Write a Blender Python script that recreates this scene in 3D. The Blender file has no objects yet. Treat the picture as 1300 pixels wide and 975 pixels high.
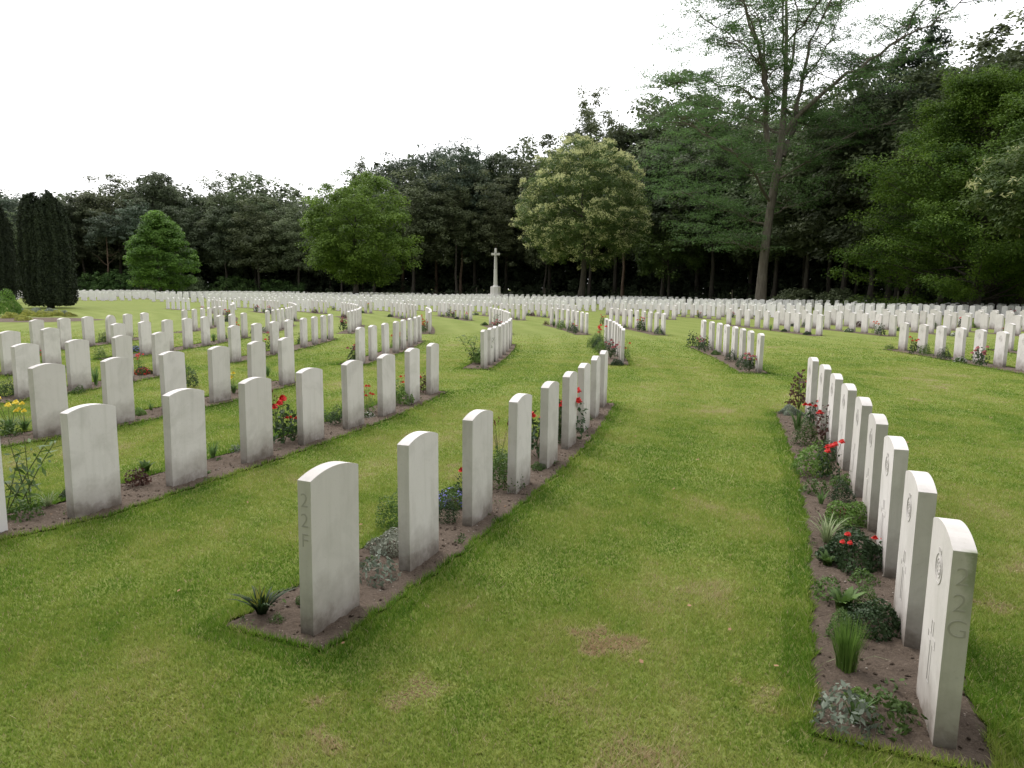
import bpy, bmesh, math, random
import numpy as np
from mathutils import Vector, Matrix
PI = math.pi
rad = math.radians
SC = bpy.context.scene
COL = SC.collection
RNG = np.random.default_rng(11)
random.seed(5)

# ------------------------------------------------------------------ camera
CAM_H, PITCH, ROLL, FPX = 1.675, 0.13417, 0.00971, 900.0
cam_data = bpy.data.cameras.new('camera')
cam_data.sensor_width = 36.0
cam_data.lens = FPX / 1300.0 * 36.0
cam_data.clip_start, cam_data.clip_end = 0.05, 3000.0
cam = bpy.data.objects.new('camera', cam_data)
COL.objects.link(cam)
_up0 = Vector((0, math.sin(PITCH), math.cos(PITCH)))
_fw = Vector((0, math.cos(PITCH), -math.sin(PITCH)))
_rt = Vector((1, 0, 0)) * math.cos(ROLL) + _up0 * math.sin(ROLL)
_up = -Vector((1, 0, 0)) * math.sin(ROLL) + _up0 * math.cos(ROLL)
M = Matrix((_rt, _up, -_fw)).transposed().to_4x4()
M.translation = (0, 0, CAM_H)
cam.matrix_world = M
SC.camera = cam

# ------------------------------------------------------------------ sky and sun (bright overcast)
SUN_EL = rad(50)
SUN_DIR = Vector((-0.56 * math.cos(SUN_EL), 0.83 * math.cos(SUN_EL), math.sin(SUN_EL)))
world = bpy.data.worlds.new('World')
SC.world = world
world.use_nodes = True
nt = world.node_tree
nt.nodes.clear()
w_out = nt.nodes.new('ShaderNodeOutputWorld')
w_bg = nt.nodes.new('ShaderNodeBackground')
w_sky = nt.nodes.new('ShaderNodeTexSky')
w_sky.sky_type = 'NISHITA'
w_sky.sun_disc = False
w_sky.sun_elevation = SUN_EL
w_sky.sun_rotation = math.atan2(SUN_DIR.x, SUN_DIR.y)
w_sky.dust_density = 4.0
w_mix = nt.nodes.new('ShaderNodeMixRGB')
w_mix.inputs[0].default_value = 0.9
w_geo = nt.nodes.new('ShaderNodeTexCoord')
w_dot = nt.nodes.new('ShaderNodeVectorMath')
w_dot.operation = 'DOT_PRODUCT'
w_dot.inputs[1].default_value = (0.34, 0.90, 0.42)
w_map = nt.nodes.new('ShaderNodeMapRange')          # the cloud deck glows more on the sun's side and overhead
w_map.inputs['From Min'].default_value = -0.85
w_map.inputs['From Max'].default_value = 0.55
w_map.inputs['To Min'].default_value = 6.0
w_map.inputs['To Max'].default_value = 12.0
w_noise = nt.nodes.new('ShaderNodeTexNoise')
w_noise.inputs['Scale'].default_value = 2.2
w_noise.inputs['Detail'].default_value = 4
w_nm = nt.nodes.new('ShaderNodeMapRange')
w_nm.inputs['To Min'].default_value = 0.9
w_nm.inputs['To Max'].default_value = 1.1
w_mul = nt.nodes.new('ShaderNodeMath')
w_mul.operation = 'MULTIPLY'
w_col = nt.nodes.new('ShaderNodeVectorMath')
w_col.operation = 'SCALE'
w_col.inputs[0].default_value = (1.0, 1.0, 1.02)
L = nt.links.new
L(w_geo.outputs['Generated'], w_dot.inputs[0])
L(w_dot.outputs['Value'], w_map.inputs['Value'])
L(w_geo.outputs['Generated'], w_noise.inputs['Vector'])
L(w_noise.outputs['Fac'], w_nm.inputs['Value'])
L(w_map.outputs['Result'], w_mul.inputs[0])
L(w_nm.outputs['Result'], w_mul.inputs[1])
L(w_mul.outputs[0], w_col.inputs['Scale'])
L(w_sky.outputs[0], w_mix.inputs[1])
L(w_col.outputs[0], w_mix.inputs[2])
L(w_mix.outputs[0], w_bg.inputs[0])
w_bg.inputs[1].default_value = 0.125
L(w_bg.outputs[0], w_out.inputs[0])
sun_data = bpy.data.lights.new('sun', 'SUN')
sun_data.energy = 1.7
sun_data.angle = rad(28)
sun_data.color = (1.0, 0.96, 0.9)
sun = bpy.data.objects.new('sun', sun_data)
COL.objects.link(sun)
sun.rotation_euler = (-SUN_DIR).to_track_quat('-Z', 'Y').to_euler()
SC.view_settings.view_transform = 'Standard'
SC.view_settings.look = 'None'
SC.view_settings.exposure = 0.40
SC.view_settings.gamma = 1.0
SC.view_settings.use_curve_mapping = False
SC.render.engine = 'CYCLES'
SC.cycles.max_bounces = 6
SC.cycles.diffuse_bounces = 3
SC.cycles.glossy_bounces = 2
SC.cycles.transmission_bounces = 3
SC.cycles.transparent_max_bounces = 6
SC.cycles.use_denoising = True
SC.cycles.use_adaptive_sampling = True

# ------------------------------------------------------------------ layout helpers
CX, CY, R0, DR = -48.27, 22.65, 36.79, 2.891     # the burial rows are rings round one centre
def polar(r, deg):
    return CX + r * math.cos(rad(deg)), CY + r * math.sin(rad(deg))
def ray(px, py):
    u, v = (px - 650) / FPX, -(py - 487.5) / FPX
    return _rt * u + _up * v + _fw
def at(px, py, z=0.0):
    g = ray(px, py)
    t = (CAM_H - z) / -g.z
    return g.x * t, g.y * t
def bearing(px, y):
    g = ray(px, 366)
    return g.x / g.y * y
def ring_hit(px, r):
    g = ray(px, 366)
    k = g.x / g.y
    a = k * k + 1
    b = -2 * k * CX - 2 * CY
    c = CX * CX + CY * CY - r * r
    y = (-b + math.sqrt(max(b * b - 4 * a * c, 0))) / (2 * a)
    return k * y, y
def ords(n):
    return ['zeroth', 'first', 'second', 'third', 'fourth', 'fifth', 'sixth', 'seventh', 'eighth', 'ninth', 'tenth', 'eleventh', 'twelfth',
            'thirteenth', 'fourteenth', 'fifteenth', 'sixteenth', 'seventeenth', 'eighteenth', 'nineteenth', 'twentieth', 'twenty-first',
            'twenty-second', 'twenty-third', 'twenty-fourth', 'twenty-fifth', 'twenty-sixth', 'twenty-seventh', 'twenty-eighth',
            'twenty-ninth', 'thirtieth', 'thirty-first', 'thirty-second', 'thirty-third', 'thirty-fourth', 'thirty-fifth', 'thirty-sixth',
            'thirty-seventh', 'thirty-eighth', 'thirty-ninth', 'fortieth'][n]

def tag(o, label=None, cat=None, group=None, kind=None):
    if label: o['label'] = label
    if cat: o['category'] = cat
    if group: o['group'] = group
    if kind: o['kind'] = kind
    return o
def link(name, me, mat=None, parent=None, loc=(0, 0, 0), rot=(0, 0, 0), scale=None):
    o = bpy.data.objects.new(name, me)
    COL.objects.link(o)
    if mat is not None and me is not None and len(me.materials) == 0:
        me.materials.append(mat)
    o.location = loc
    o.rotation_euler = rot
    if scale is not None:
        o.scale = (scale,) * 3 if not hasattr(scale, '__len__') else scale
    if parent: o.parent = parent
    return o
def mesh_np(name, V, F, tint=None, smooth=False):
    me = bpy.data.meshes.new(name)
    V = np.asarray(V, dtype=np.float32)
    F = np.asarray(F, dtype=np.int32)
    n, k = F.shape
    me.vertices.add(len(V))
    me.vertices.foreach_set('co', V.ravel())
    me.loops.add(n * k)
    me.loops.foreach_set('vertex_index', F.ravel())
    me.polygons.add(n)
    me.polygons.foreach_set('loop_start', np.arange(0, n * k, k, dtype=np.int32))
    me.polygons.foreach_set('loop_total', np.full(n, k, dtype=np.int32))
    if smooth:
        me.polygons.foreach_set('use_smooth', np.ones(n, dtype=bool))
    me.update(calc_edges=True)
    if tint is not None:
        a = me.attributes.new('tint', 'FLOAT', 'FACE')
        a.data.foreach_set('value', np.asarray(tint, dtype=np.float32))
    return me
def bm_mesh(name, bm, smooth=False):
    me = bpy.data.meshes.new(name)
    bm.to_mesh(me)
    bm.free()
    if smooth:
        for p in me.polygons: p.use_smooth = True
    return me

# ------------------------------------------------------------------ materials
def new_mat(name):
    m = bpy.data.materials.new(name)
    m.use_nodes = True
    t = m.node_tree
    for n in list(t.nodes):
        t.nodes.remove(n)
    out = t.nodes.new('ShaderNodeOutputMaterial')
    b = t.nodes.new('ShaderNodeBsdfPrincipled')
    t.links.new(b.outputs[0], out.inputs[0])
    return m, t, b, out
def N(t, kind, **kw):
    n = t.nodes.new(kind)
    for k, v in kw.items():
        if k in n.inputs: n.inputs[k].default_value = v
        else: setattr(n, k, v)
    return n
def ramp(t, src, stops):
    r = t.nodes.new('ShaderNodeValToRGB')
    e = r.color_ramp.elements
    while len(e) < len(stops): e.new(0.5)
    for i, (p, c) in enumerate(stops):
        e[i].position = p
        e[i].color = (*c, 1) if len(c) == 3 else c
    t.links.new(src, r.inputs[0])
    return r.outputs[0]
def mixc(t, fac, a, b, mode='MIX'):
    m = t.nodes.new('ShaderNodeMixRGB')
    m.blend_type = mode
    for i, s in ((0, fac), (1, a), (2, b)):
        if isinstance(s, (int, float)): m.inputs[i].default_value = s
        elif isinstance(s, tuple): m.inputs[i].default_value = (*s, 1)
        else: t.links.new(s, m.inputs[i])
    return m.outputs[0]
def noise(t, vec, scale, detail=4, rough=0.55, dist=0.0):
    n = N(t, 'ShaderNodeTexNoise', Scale=scale, Detail=detail, Roughness=rough, Distortion=dist)
    if vec is not None: t.links.new(vec, n.inputs['Vector'])
    return n.outputs['Fac']
def mrange(t, src, a, b, c=0.0, d=1.0):
    n = t.nodes.new('ShaderNodeMapRange')
    for i, v in zip(('From Min', 'From Max', 'To Min', 'To Max'), (a, b, c, d)): n.inputs[i].default_value = v
    t.links.new(src, n.inputs['Value'])
    return n.outputs['Result']
def math_(t, op, a, b=None):
    n = t.nodes.new('ShaderNodeMath')
    n.operation = op
    for i, s in ((0, a), (1, b)):
        if s is None: continue
        if isinstance(s, (int, float)): n.inputs[i].default_value = s
        else: t.links.new(s, n.inputs[i])
    return n.outputs[0]
def bump(t, b, h, strength, dist):
    n = N(t, 'ShaderNodeBump', Strength=strength, Distance=dist)
    t.links.new(h, n.inputs['Height'])
    t.links.new(n.outputs[0], b.inputs['Normal'])

def stone_mat(algae=False):
    m, t, b, out = new_mat('portland_stone')
    tc = t.nodes.new('ShaderNodeTexCoord')
    oi = t.nodes.new('ShaderNodeObjectInfo')
    off = N(t, 'ShaderNodeVectorMath', operation='SCALE')
    off.inputs[0].default_value = (37.0, 19.0, 0.0)
    t.links.new(oi.outputs['Random'], off.inputs['Scale'])
    add = N(t, 'ShaderNodeVectorMath', operation='ADD')
    t.links.new(tc.outputs['Object'], add.inputs[0])
    t.links.new(off.outputs[0], add.inputs[1])
    P = add.outputs[0]
    sx = t.nodes.new('ShaderNodeSeparateXYZ')
    t.links.new(tc.outputs['Object'], sx.inputs[0])
    z = sx.outputs['Z']
    base = mixc(t, noise(t, P, 5.0, 5, 0.6), (0.65, 0.615, 0.60), (0.75, 0.715, 0.705))
    base = mixc(t, mrange(t, oi.outputs['Random'], 0, 1, 0.0, 0.55), base, (0.50, 0.475, 0.435))
    # weathering: grey cloudy stains, soil splash at the foot, algae on some
    st = mrange(t, noise(t, P, 2.6, 6, 0.68, 0.6), 0.48, 0.8, 0, 0.6)
    base = mixc(t, st, base, (0.37, 0.355, 0.32))
    strk = N(t, 'ShaderNodeMapping')
    strk.inputs['Scale'].default_value = (14, 14, 0.9)
    t.links.new(P, strk.inputs['Vector'])
    sk = mrange(t, noise(t, strk.outputs[0], 1.6, 4, 0.6), 0.5, 0.82, 0, 0.35)
    base = mixc(t, sk, base, (0.42, 0.41, 0.36))
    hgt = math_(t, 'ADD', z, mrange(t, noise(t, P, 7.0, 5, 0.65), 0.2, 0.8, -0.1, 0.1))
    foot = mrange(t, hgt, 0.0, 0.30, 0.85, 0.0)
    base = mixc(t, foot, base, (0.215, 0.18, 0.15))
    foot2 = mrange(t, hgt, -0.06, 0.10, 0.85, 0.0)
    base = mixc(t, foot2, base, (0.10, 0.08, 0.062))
    spk = mrange(t, noise(t, P, 90, 3, 0.6), 0.62, 0.75, 0, 0.35)
    base = mixc(t, spk, base, (0.36, 0.35, 0.31))
    if algae:      # green algae creeping down the back edge of the carved end
        f1 = mrange(t, math_(t, 'ADD', sx.outputs['Y'], mrange(t, noise(t, P, 22, 4), .2, .8, -.025, .025)), -0.005, 0.03, 0, 1)
        f2 = mrange(t, math_(t, 'ADD', z, mrange(t, noise(t, P, 13, 4), .2, .8, -.1, .1)), 0.42, 0.74, 0, 1)
        f3 = mrange(t, sx.outputs['X'], 0.17, 0.189, 0, 1)
        fa = math_(t, 'MULTIPLY', math_(t, 'MULTIPLY', f1, f2), math_(t, 'MULTIPLY', f3, 0.8))
        base = mixc(t, fa, base, (0.20, 0.235, 0.13))
    t.links.new(base, b.inputs['Base Color'])
    b.inputs['Roughness'].default_value = 0.85
    b.inputs['Specular IOR Level'].default_value = 0.2
    bump(t, b, noise(t, P, 160, 4, 0.6), 0.18, 0.002)
    return m
def plain(name, c, rough=0.8, var=0.15, scale=8.0, c2=None):
    m, t, b, out = new_mat(name)
    tc = t.nodes.new('ShaderNodeTexCoord')
    c2 = c2 or tuple(x * (1 - var * 2) for x in c)
    t.links.new(mixc(t, noise(t, tc.outputs['Object'], scale, 5), c2, c), b.inputs['Base Color'])
    b.inputs['Roughness'].default_value = rough
    b.inputs['Specular IOR Level'].default_value = 0.2
    return m
def foliage(name, dark, light, trans=0.3, hue=0.0, nscale=0.35, rough=0.6, accent=None):
    """leaf material: colour from the per-leaf tint and slow clump noise"""
    m, t, b, out = new_mat(name)
    at_ = N(t, 'ShaderNodeAttribute', attribute_name='tint')
    tc = t.nodes.new('ShaderNodeTexCoord')
    nz = noise(t, tc.outputs['Object'], nscale, 3)
    f = math_(t, 'ADD', math_(t, 'MULTIPLY', at_.outputs['Fac'], 0.6), mrange(t, nz, 0.3, 0.7, -0.05, 0.45))
    stops = [(0.0, dark), (1.0, light)] if accent is None else [(0.0, dark), (0.72, light), (1.0, accent)]
    c = ramp(t, f, stops)
    oi = t.nodes.new('ShaderNodeObjectInfo')
    hs = N(t, 'ShaderNodeHueSaturation')
    t.links.new(mrange(t, oi.outputs['Random'], 0, 1, 0.8, 1.2), hs.inputs['Value'])
    t.links.new(mrange(t, oi.outputs['Random'], 0, 1, 0.5 - hue, 0.5 + hue), hs.inputs['Hue'])
    t.links.new(c, hs.inputs['Color'])
    t.links.new(hs.outputs[0], b.inputs['Base Color'])
    b.inputs['Roughness'].default_value = rough
    b.inputs['Specular IOR Level'].default_value = 0.25
    tr = t.nodes.new('ShaderNodeBsdfTranslucent')
    t.links.new(hs.outputs[0], tr.inputs['Color'])
    mx = t.nodes.new('ShaderNodeMixShader')
    mx.inputs[0].default_value = trans
    t.links.new(b.outputs[0], mx.inputs[1])
    t.links.new(tr.outputs[0], mx.inputs[2])
    t.links.new(mx.outputs[0], out.inputs[0])
    return m
def bark(name, c1, c2, scale=1.0):
    m, t, b, out = new_mat(name)
    tc = t.nodes.new('ShaderNodeTexCoord')
    mp = N(t, 'ShaderNodeMapping')
    mp.inputs['Scale'].default_value = (5 * scale, 5 * scale, 0.7 * scale)
    t.links.new(tc.outputs['Object'], mp.inputs['Vector'])
    n = noise(t, mp.outputs[0], 1.5, 6, 0.65)
    t.links.new(ramp(t, n, [(0.3, c1), (0.7, c2)]), b.inputs['Base Color'])
    b.inputs['Roughness'].default_value = 0.9
    bump(t, b, n, 0.8, 0.05)
    return m
def lawn_mat():
    m, t, b, out = new_mat('mown_lawn')
    g = t.nodes.new('ShaderNodeNewGeometry')
    P = g.outputs['Position']
    big = noise(t, P, 0.16, 4, 0.6)
    mid = noise(t, P, 1.3, 5, 0.65, 0.4)
    fine = noise(t, P, 9.0, 6, 0.7)
    tiny = noise(t, P, 70.0, 5, 0.7)
    c = ramp(t, mid, [(0.28, (0.125, 0.170, 0.030)), (0.5, (0.170, 0.208, 0.046)), (0.72, (0.225, 0.240, 0.078))])
    c = mixc(t, mrange(t, big, 0.35, 0.65), c, (0.150, 0.225, 0.035), 'MIX') if False else mixc(t, mrange(t, big, 0.35, 0.65, 0, 0.45), c, (0.215, 0.24, 0.062))
    c = mixc(t, mrange(t, fine, 0.3, 0.75, 0, 0.6), c, mixc(t, 0.55, c, (0.085, 0.13, 0.02)))
    c = mixc(t, mrange(t, fine, 0.6, 0.85, 0, 0.5), c, (0.30, 0.28, 0.12))
    c = mixc(t, mrange(t, tiny, 0.25, 0.8, 0, 0.55), c, mixc(t, 0.5, c, (0.05, 0.075, 0.012)))
    # faint mowing stripes that follow the rings
    sub = N(t, 'ShaderNodeVectorMath', operation='SUBTRACT')
    sub.inputs[1].default_value = (CX, CY, 0)
    t.links.new(P, sub.inputs[0])
    ln = N(t, 'ShaderNodeVectorMath', operation='LENGTH')
    t.links.new(sub.outputs[0], ln.inputs[0])
    s = math_(t, 'SINE', math_(t, 'MULTIPLY', math_(t, 'ADD', ln.outputs['Value'], mrange(t, big, 0, 1, -0.8, 0.8)), 2 * PI / 1.05))
    c = mixc(t, mrange(t, s, -0.6, 0.9, 0.0, 0.22), c, (0.25, 0.285, 0.09))
    t.links.new(c, b.inputs['Base Color'])
    b.inputs['Roughness'].default_value = 0.9
    b.inputs['Specular IOR Level'].default_value = 0.1
    bump(t, b, math_(t, 'ADD', tiny, fine), 0.5, 0.02)
    return m
def grass_mat():
    m, t, b, out = new_mat('grass_blades')
    a = N(t, 'ShaderNodeAttribute', attribute_name='tint')
    c = ramp(t, a.outputs['Fac'], [(0.0, (0.075, 0.170, 0.012)), (0.3, (0.150, 0.258, 0.028)), (0.55, (0.268, 0.342, 0.060)), (0.78, (0.37, 0.39, 0.11)), (0.92, (0.50, 0.43, 0.25)), (1.0, (0.44, 0.33, 0.20))])
    t.links.new(c, b.inputs['Base Color'])
    b.inputs['Roughness'].default_value = 0.55
    b.inputs['Specular IOR Level'].default_value = 0.25
    tr = t.nodes.new('ShaderNodeBsdfTranslucent')
    t.links.new(c, tr.inputs['Color'])
    mx = t.nodes.new('ShaderNodeMixShader')
    mx.inputs[0].default_value = 0.35
    t.links.new(b.outputs[0], mx.inputs[1])
    t.links.new(tr.outputs[0], mx.inputs[2])
    t.links.new(mx.outputs[0], out.inputs[0])
    return m
def soil_mat(name='bed_soil', c1=(0.075, 0.055, 0.042), c2=(0.245, 0.192, 0.150), grit=True):
    m, t, b, out = new_mat(name)
    g = t.nodes.new('ShaderNodeNewGeometry')
    P = g.outputs['Position']
    n1, n2 = noise(t, P, 5, 6, 0.7), noise(t, P, 60, 6, 0.75)
    c = mixc(t, n1, c1, c2)
    c = mixc(t, mrange(t, n2, 0.3, 0.7), c, mixc(t, 0.6, c, tuple(x * 0.45 for x in c1)))
    if grit:
        v = N(t, 'ShaderNodeTexVoronoi', Scale=45.0)
        t.links.new(P, v.inputs['Vector'])
        wn = mrange(t, noise(t, P, 21, 2), 0.52, 0.66)
        c = mixc(t, math_(t, 'MULTIPLY', mrange(t, v.outputs['Distance'], 0.10, 0.24, 1, 0), wn), c, (0.36, 0.30, 0.25))
    t.links.new(c, b.inputs['Base Color'])
    b.inputs['Roughness'].default_value = 0.95
    b.inputs['Specular IOR Level'].default_value = 0.1
    bump(t, b, n2, 0.9, 0.02)
    return m

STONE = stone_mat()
LAWN = lawn_mat()
GRASS = grass_mat()
SOIL = soil_mat()
FLOOR = soil_mat('leaf_litter', (0.018, 0.015, 0.010), (0.04, 0.032, 0.02), False)
CARVE = plain('carved_shadow_line', (0.64, 0.61, 0.59), 0.9)
CARVE_DARK = plain('shaded_lettering', (0.49, 0.465, 0.43), 0.9)  # darker than the stone: shade of engraved strokes put into the colour
ALGAE = plain('green_algae', (0.22, 0.235, 0.17), 0.95)
CROSS = plain('cross_stone', (0.68, 0.66, 0.62), 0.85, 0.08, 2.0)
BRONZE = plain('dark_bronze', (0.05, 0.05, 0.045), 0.45)
BARK_OAK = bark('dark_bark', (0.03, 0.026, 0.02), (0.085, 0.072, 0.055))
BARK_PALE = bark('grey_bark', (0.075, 0.062, 0.048), (0.19, 0.165, 0.13))
BARK_PINE = bark('pine_bark', (0.07, 0.045, 0.03), (0.16, 0.11, 0.075))
F_WOOD = foliage('wood_leaves', (0.062, 0.084, 0.040), (0.200, 0.245, 0.118), 0.35, 0.02)
F_WOOD2 = foliage('dark_wood_leaves', (0.046, 0.064, 0.034), (0.150, 0.190, 0.100), 0.35, 0.02)
F_PINE = foliage('pine_needles', (0.042, 0.064, 0.040), (0.125, 0.165, 0.105), 0.25, 0.015)
F_LIME = foliage('fresh_green_leaves', (0.04, 0.095, 0.016), (0.20, 0.36, 0.055), 0.4, 0.0, 0.5)
F_LIME2 = foliage('olive_green_leaves', (0.055, 0.11, 0.014), (0.27, 0.41, 0.065), 0.4, 0.0, 0.5)
F_CHEST = foliage('chestnut_leaves', (0.045, 0.082, 0.020), (0.16, 0.225, 0.06), 0.35, 0.0, 0.5)
F_CATKIN = foliage('chestnut_catkins', (0.34, 0.36, 0.15), (0.62, 0.63, 0.33), 0.4)
F_LOCUST = foliage('locust_leaves', (0.070, 0.140, 0.045), (0.20, 0.34, 0.11), 0.5, 0.0, 0.4)
F_BEECH = foliage('beech_leaves', (0.026, 0.068, 0.009), (0.175, 0.275, 0.034), 0.4, 0.0, 0.4)
F_YEW = foliage('yew_needles', (0.010, 0.016, 0.008), (0.034, 0.046, 0.022), 0.05, 0.0, 1.2, 0.9)
F_SHRUB = foliage('shrub_leaves', (0.035, 0.075, 0.02), (0.12, 0.20, 0.055), 0.25, 0.01, 0.8)

def pf(name, d, l, tr=0.3, nscale=9.0, accent=None):
    return foliage(name, d, l, tr, 0.0, nscale, 0.5, accent)
P_GREEN = pf('plant_green', (0.035, 0.075, 0.018), (0.12, 0.20, 0.045))
P_BRIGHT = pf('plant_bright_green', (0.06, 0.13, 0.02), (0.20, 0.32, 0.07))
P_DARK = pf('plant_dark_green', (0.018, 0.042, 0.016), (0.065, 0.11, 0.04))
P_SILVER = pf('plant_silver_green', (0.10, 0.13, 0.09), (0.32, 0.37, 0.29), 0.2)
P_GREY = pf('plant_grey_white', (0.15, 0.17, 0.12), (0.44, 0.46, 0.38), 0.2)
P_MAROON = pf('plant_maroon', (0.035, 0.018, 0.015), (0.13, 0.06, 0.045))
P_YELLOW = pf('plant_yellow_green', (0.16, 0.19, 0.03), (0.42, 0.42, 0.09))
P_STRAP = pf('plant_strap_green', (0.06, 0.125, 0.035), (0.19, 0.31, 0.10))
P_PALE = pf('plant_pale_blades', (0.14, 0.20, 0.08), (0.38, 0.43, 0.24))
P_STEM = plain('plant_stem', (0.10, 0.13, 0.05), 0.7)
FL_RED = plain('red_petals', (0.62, 0.018, 0.012), 0.5, 0.12, 40)
FL_PINK = plain('dusky_pink_petals', (0.42, 0.13, 0.13), 0.6, 0.15, 40)
FL_ORANGE = plain('orange_petals', (0.62, 0.11, 0.03), 0.5, 0.12, 40)
FL_YELLOW = plain('yellow_petals', (0.86, 0.66, 0.04), 0.5, 0.1, 40)
FL_BLUE = plain('violet_blue_petals', (0.20, 0.20, 0.52), 0.6, 0.15, 40)
FL_WHITE = plain('white_petals', (0.72, 0.70, 0.66), 0.6, 0.05, 40)
FL_BROWN = plain('dark_red_seed_heads', (0.16, 0.04, 0.035), 0.8, 0.15, 40)

# ------------------------------------------------------------------ setting: ground
def sheet(name, pts, z, mat):
    me = bpy.data.meshes.new(name)
    me.from_pydata([(x, y, z) for x, y in pts], [], [tuple(range(len(pts)))])
    o = link(name, me, mat)
    return tag(o, kind='structure')
sheet('lawn', [(-900, -700), (900, -700), (900, 1100), (-900, 1100)], 0.0, LAWN)
def ring_sheet(name, r1, r2, a1, a2, z, mat, n=90):
    V, F = [], []
    for i in range(n + 1):
        a = rad(a1 + (a2 - a1) * i / n)
        for r in (r1, r2):
            V.append((CX + r * math.cos(a), CY + r * math.sin(a), z))
    for i in range(n):
        F.append((2 * i, 2 * i + 1, 2 * i + 3, 2 * i + 2))
    o = link(name, mesh_np(name, V, F), mat)
    return tag(o, kind='structure')
ring_sheet('forest_floor', 101.0, 420, -40, 175, 0.004, FLOOR)

# ------------------------------------------------------------------ rows of headstones
ROWS_PX = dict(
 A=[(414.5,590),(532,550),(607,521),(660.5,500),(699,484.5),(724,472),(742,461.5),(756.5,451.5),(767,445)],
 B=[(-46,530),(112,516),(232,494),(323,479),(392,467),(446.7,457),(490,449.7),(523,441.8),(549.5,435.6)],
 C=[(-50,470.5),(60,461.5),(147.5,454),(218,446),(276,439.5),(324,432.8),(363.3,428.5)],
 E=[(-45,441.5),(31,436),(97.4,431),(154,425.4),(202.8,421.5)],
 G1=[(11.5,420),(62.8,416)],
 G=[(150,410),(183.3,407.7),(212,405.8),(238.6,403.8),(259,401.7),(278.8,399.8),(295.2,398.6),(309.3,396.9)],
 H=[(45.4,405.4),(82,403.6),(111.5,401.8),(138.5,399.7),(161.5,398.5),(182.8,396.7)],
 D=[(456,415),(473.4,413),(488.8,410),(502.3,407.6),(512.8,405.8),(521.6,403.8),(527,402),(531.6,400.5)],
 F=[(297.7,413),(324.6,410),(346.8,407.8),(367.8,406),(384.4,403.4),(398.3,401.5),(410.6,400),(419.6,398.8)],
 M=[(617.8,417.7),(623.4,415.8),(628.6,414.2),(633.5,412.4),(638.8,410.3),(643,407.8),(646.5,405.4),(648.7,402.9)],
 N=[(790.4,416.7),(788.2,414.2),(786,411.5),(783.2,409.7),(779.2,407.6),(774.6,405.6),(769,404)],
 Q=[(964.9,423),(954.5,419.6),(943.5,416.8),(933.8,414.4),(924.4,412),(914,409.9),(903.7,408.2),(893.3,405.8)],
 R=[(1211,665),(1168,603.6),(1138,554.8),(1116,526),(1095.6,504.6),(1079.2,487.4),(1061.4,475),(1047,463),(1033.3,453.5)],
 S=[(1333,426),(1299,423.5),(1275.1,420.8),(1247.3,418.3),(1220,416),(1195,413.6),(1172,411.5),(1149.8,409)],
)
ROW_INFO = {  # key: band, ring index
 'A': (1, 5), 'B': (1, 4), 'C': (1, 3), 'E': (1, 2), 'G1': (1, 1), 'R': (1, 6),
 'H': (2, 0), 'G': (2, 1), 'F': (2, 2), 'D': (2, 3), 'M': (2, 4), 'N': (2, 5), 'Q': (2, 6), 'S': (2, 8)}
BAND = {1: 'front band', 2: 'second band', 3: 'third band', 4: 'fourth band', 5: 'fifth band', 6: 'sixth band', 7: 'seventh band',
        8: 'eighth band', 9: 'ninth band', 10: 'tenth band'}
stones = []      # dict: x y th band k i near
rows = []        # dict: band k th0 th1 r
def fit_line(t, v, deg=2):
    return np.polyval(np.polyfit(t, v, deg), t)
for key, px in ROWS_PX.items():
    band, k = ROW_INFO[key]
    P = np.array([at(a, b, 0.81) for a, b in px])
    r = np.hypot(P[:, 0] - CX, P[:, 1] - CY)
    th = np.degrees(np.arctan2(P[:, 1] - CY, P[:, 0] - CX))
    i = np.arange(len(P))
    if band == 1:
        d = min(2, len(P) - 1)
        rr, tt = 0.5 * r + 0.5 * fit_line(i, r, d), 0.5 * th + 0.5 * fit_line(i, th, d)
    else:
        rr, tt = fit_line(i, r, min(1, len(P) - 1)), fit_line(i, th, 1) * 0.6 + 0.4 * th
    rows.append(dict(band=band, k=k, th=tt, r=rr, key=key))
def front_of(k, band):
    return 0 if band <= 6 else 5
for band in range(3, 11):
    s = 4.15 + 13.0 * (band - 3)
    for k in range(0, 22):
        if k == 7 or k < front_of(k, band): continue
        if band == 6 and k == 0: a0, a1 = 44.2, 49.6
        else: a0, a1 = s, s + 7.5
        r = R0 + DR * k + (0.18 if k >= 8 else -0.1)
        n = int(round(rad(a1 - a0) * r / 0.92)) + 1
        tt = np.linspace(a0, a1, n) + RNG.normal(0, 0.03, n)
        rows.append(dict(band=band, k=k, th=tt, r=np.full(n, r), key=None))
s2 = np.linspace(-9, -1.75, 8)
for k in (9, 10):
    rows.append(dict(band=2, k=k, th=s2.copy(), r=np.full(8, R0 + DR * k), key=None))

def row_name(row):
    k, b, key = row['k'], row['band'], row['key']
    if key == 'A': return 'the central front row'
    if key == 'B': return 'the row left of the central front row'
    if key == 'C': return 'the second row left of the central front row'
    if key == 'E': return 'the third row left of the central front row'
    if key == 'G1': return 'the leftmost front row'
    if key == 'R': return 'the front right row'
    side = (7 - k) if k < 7 else (k - 7)
    return f"{ords(side)} row {'left' if k < 7 else 'right'} of the path, {BAND[b]}"

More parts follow.
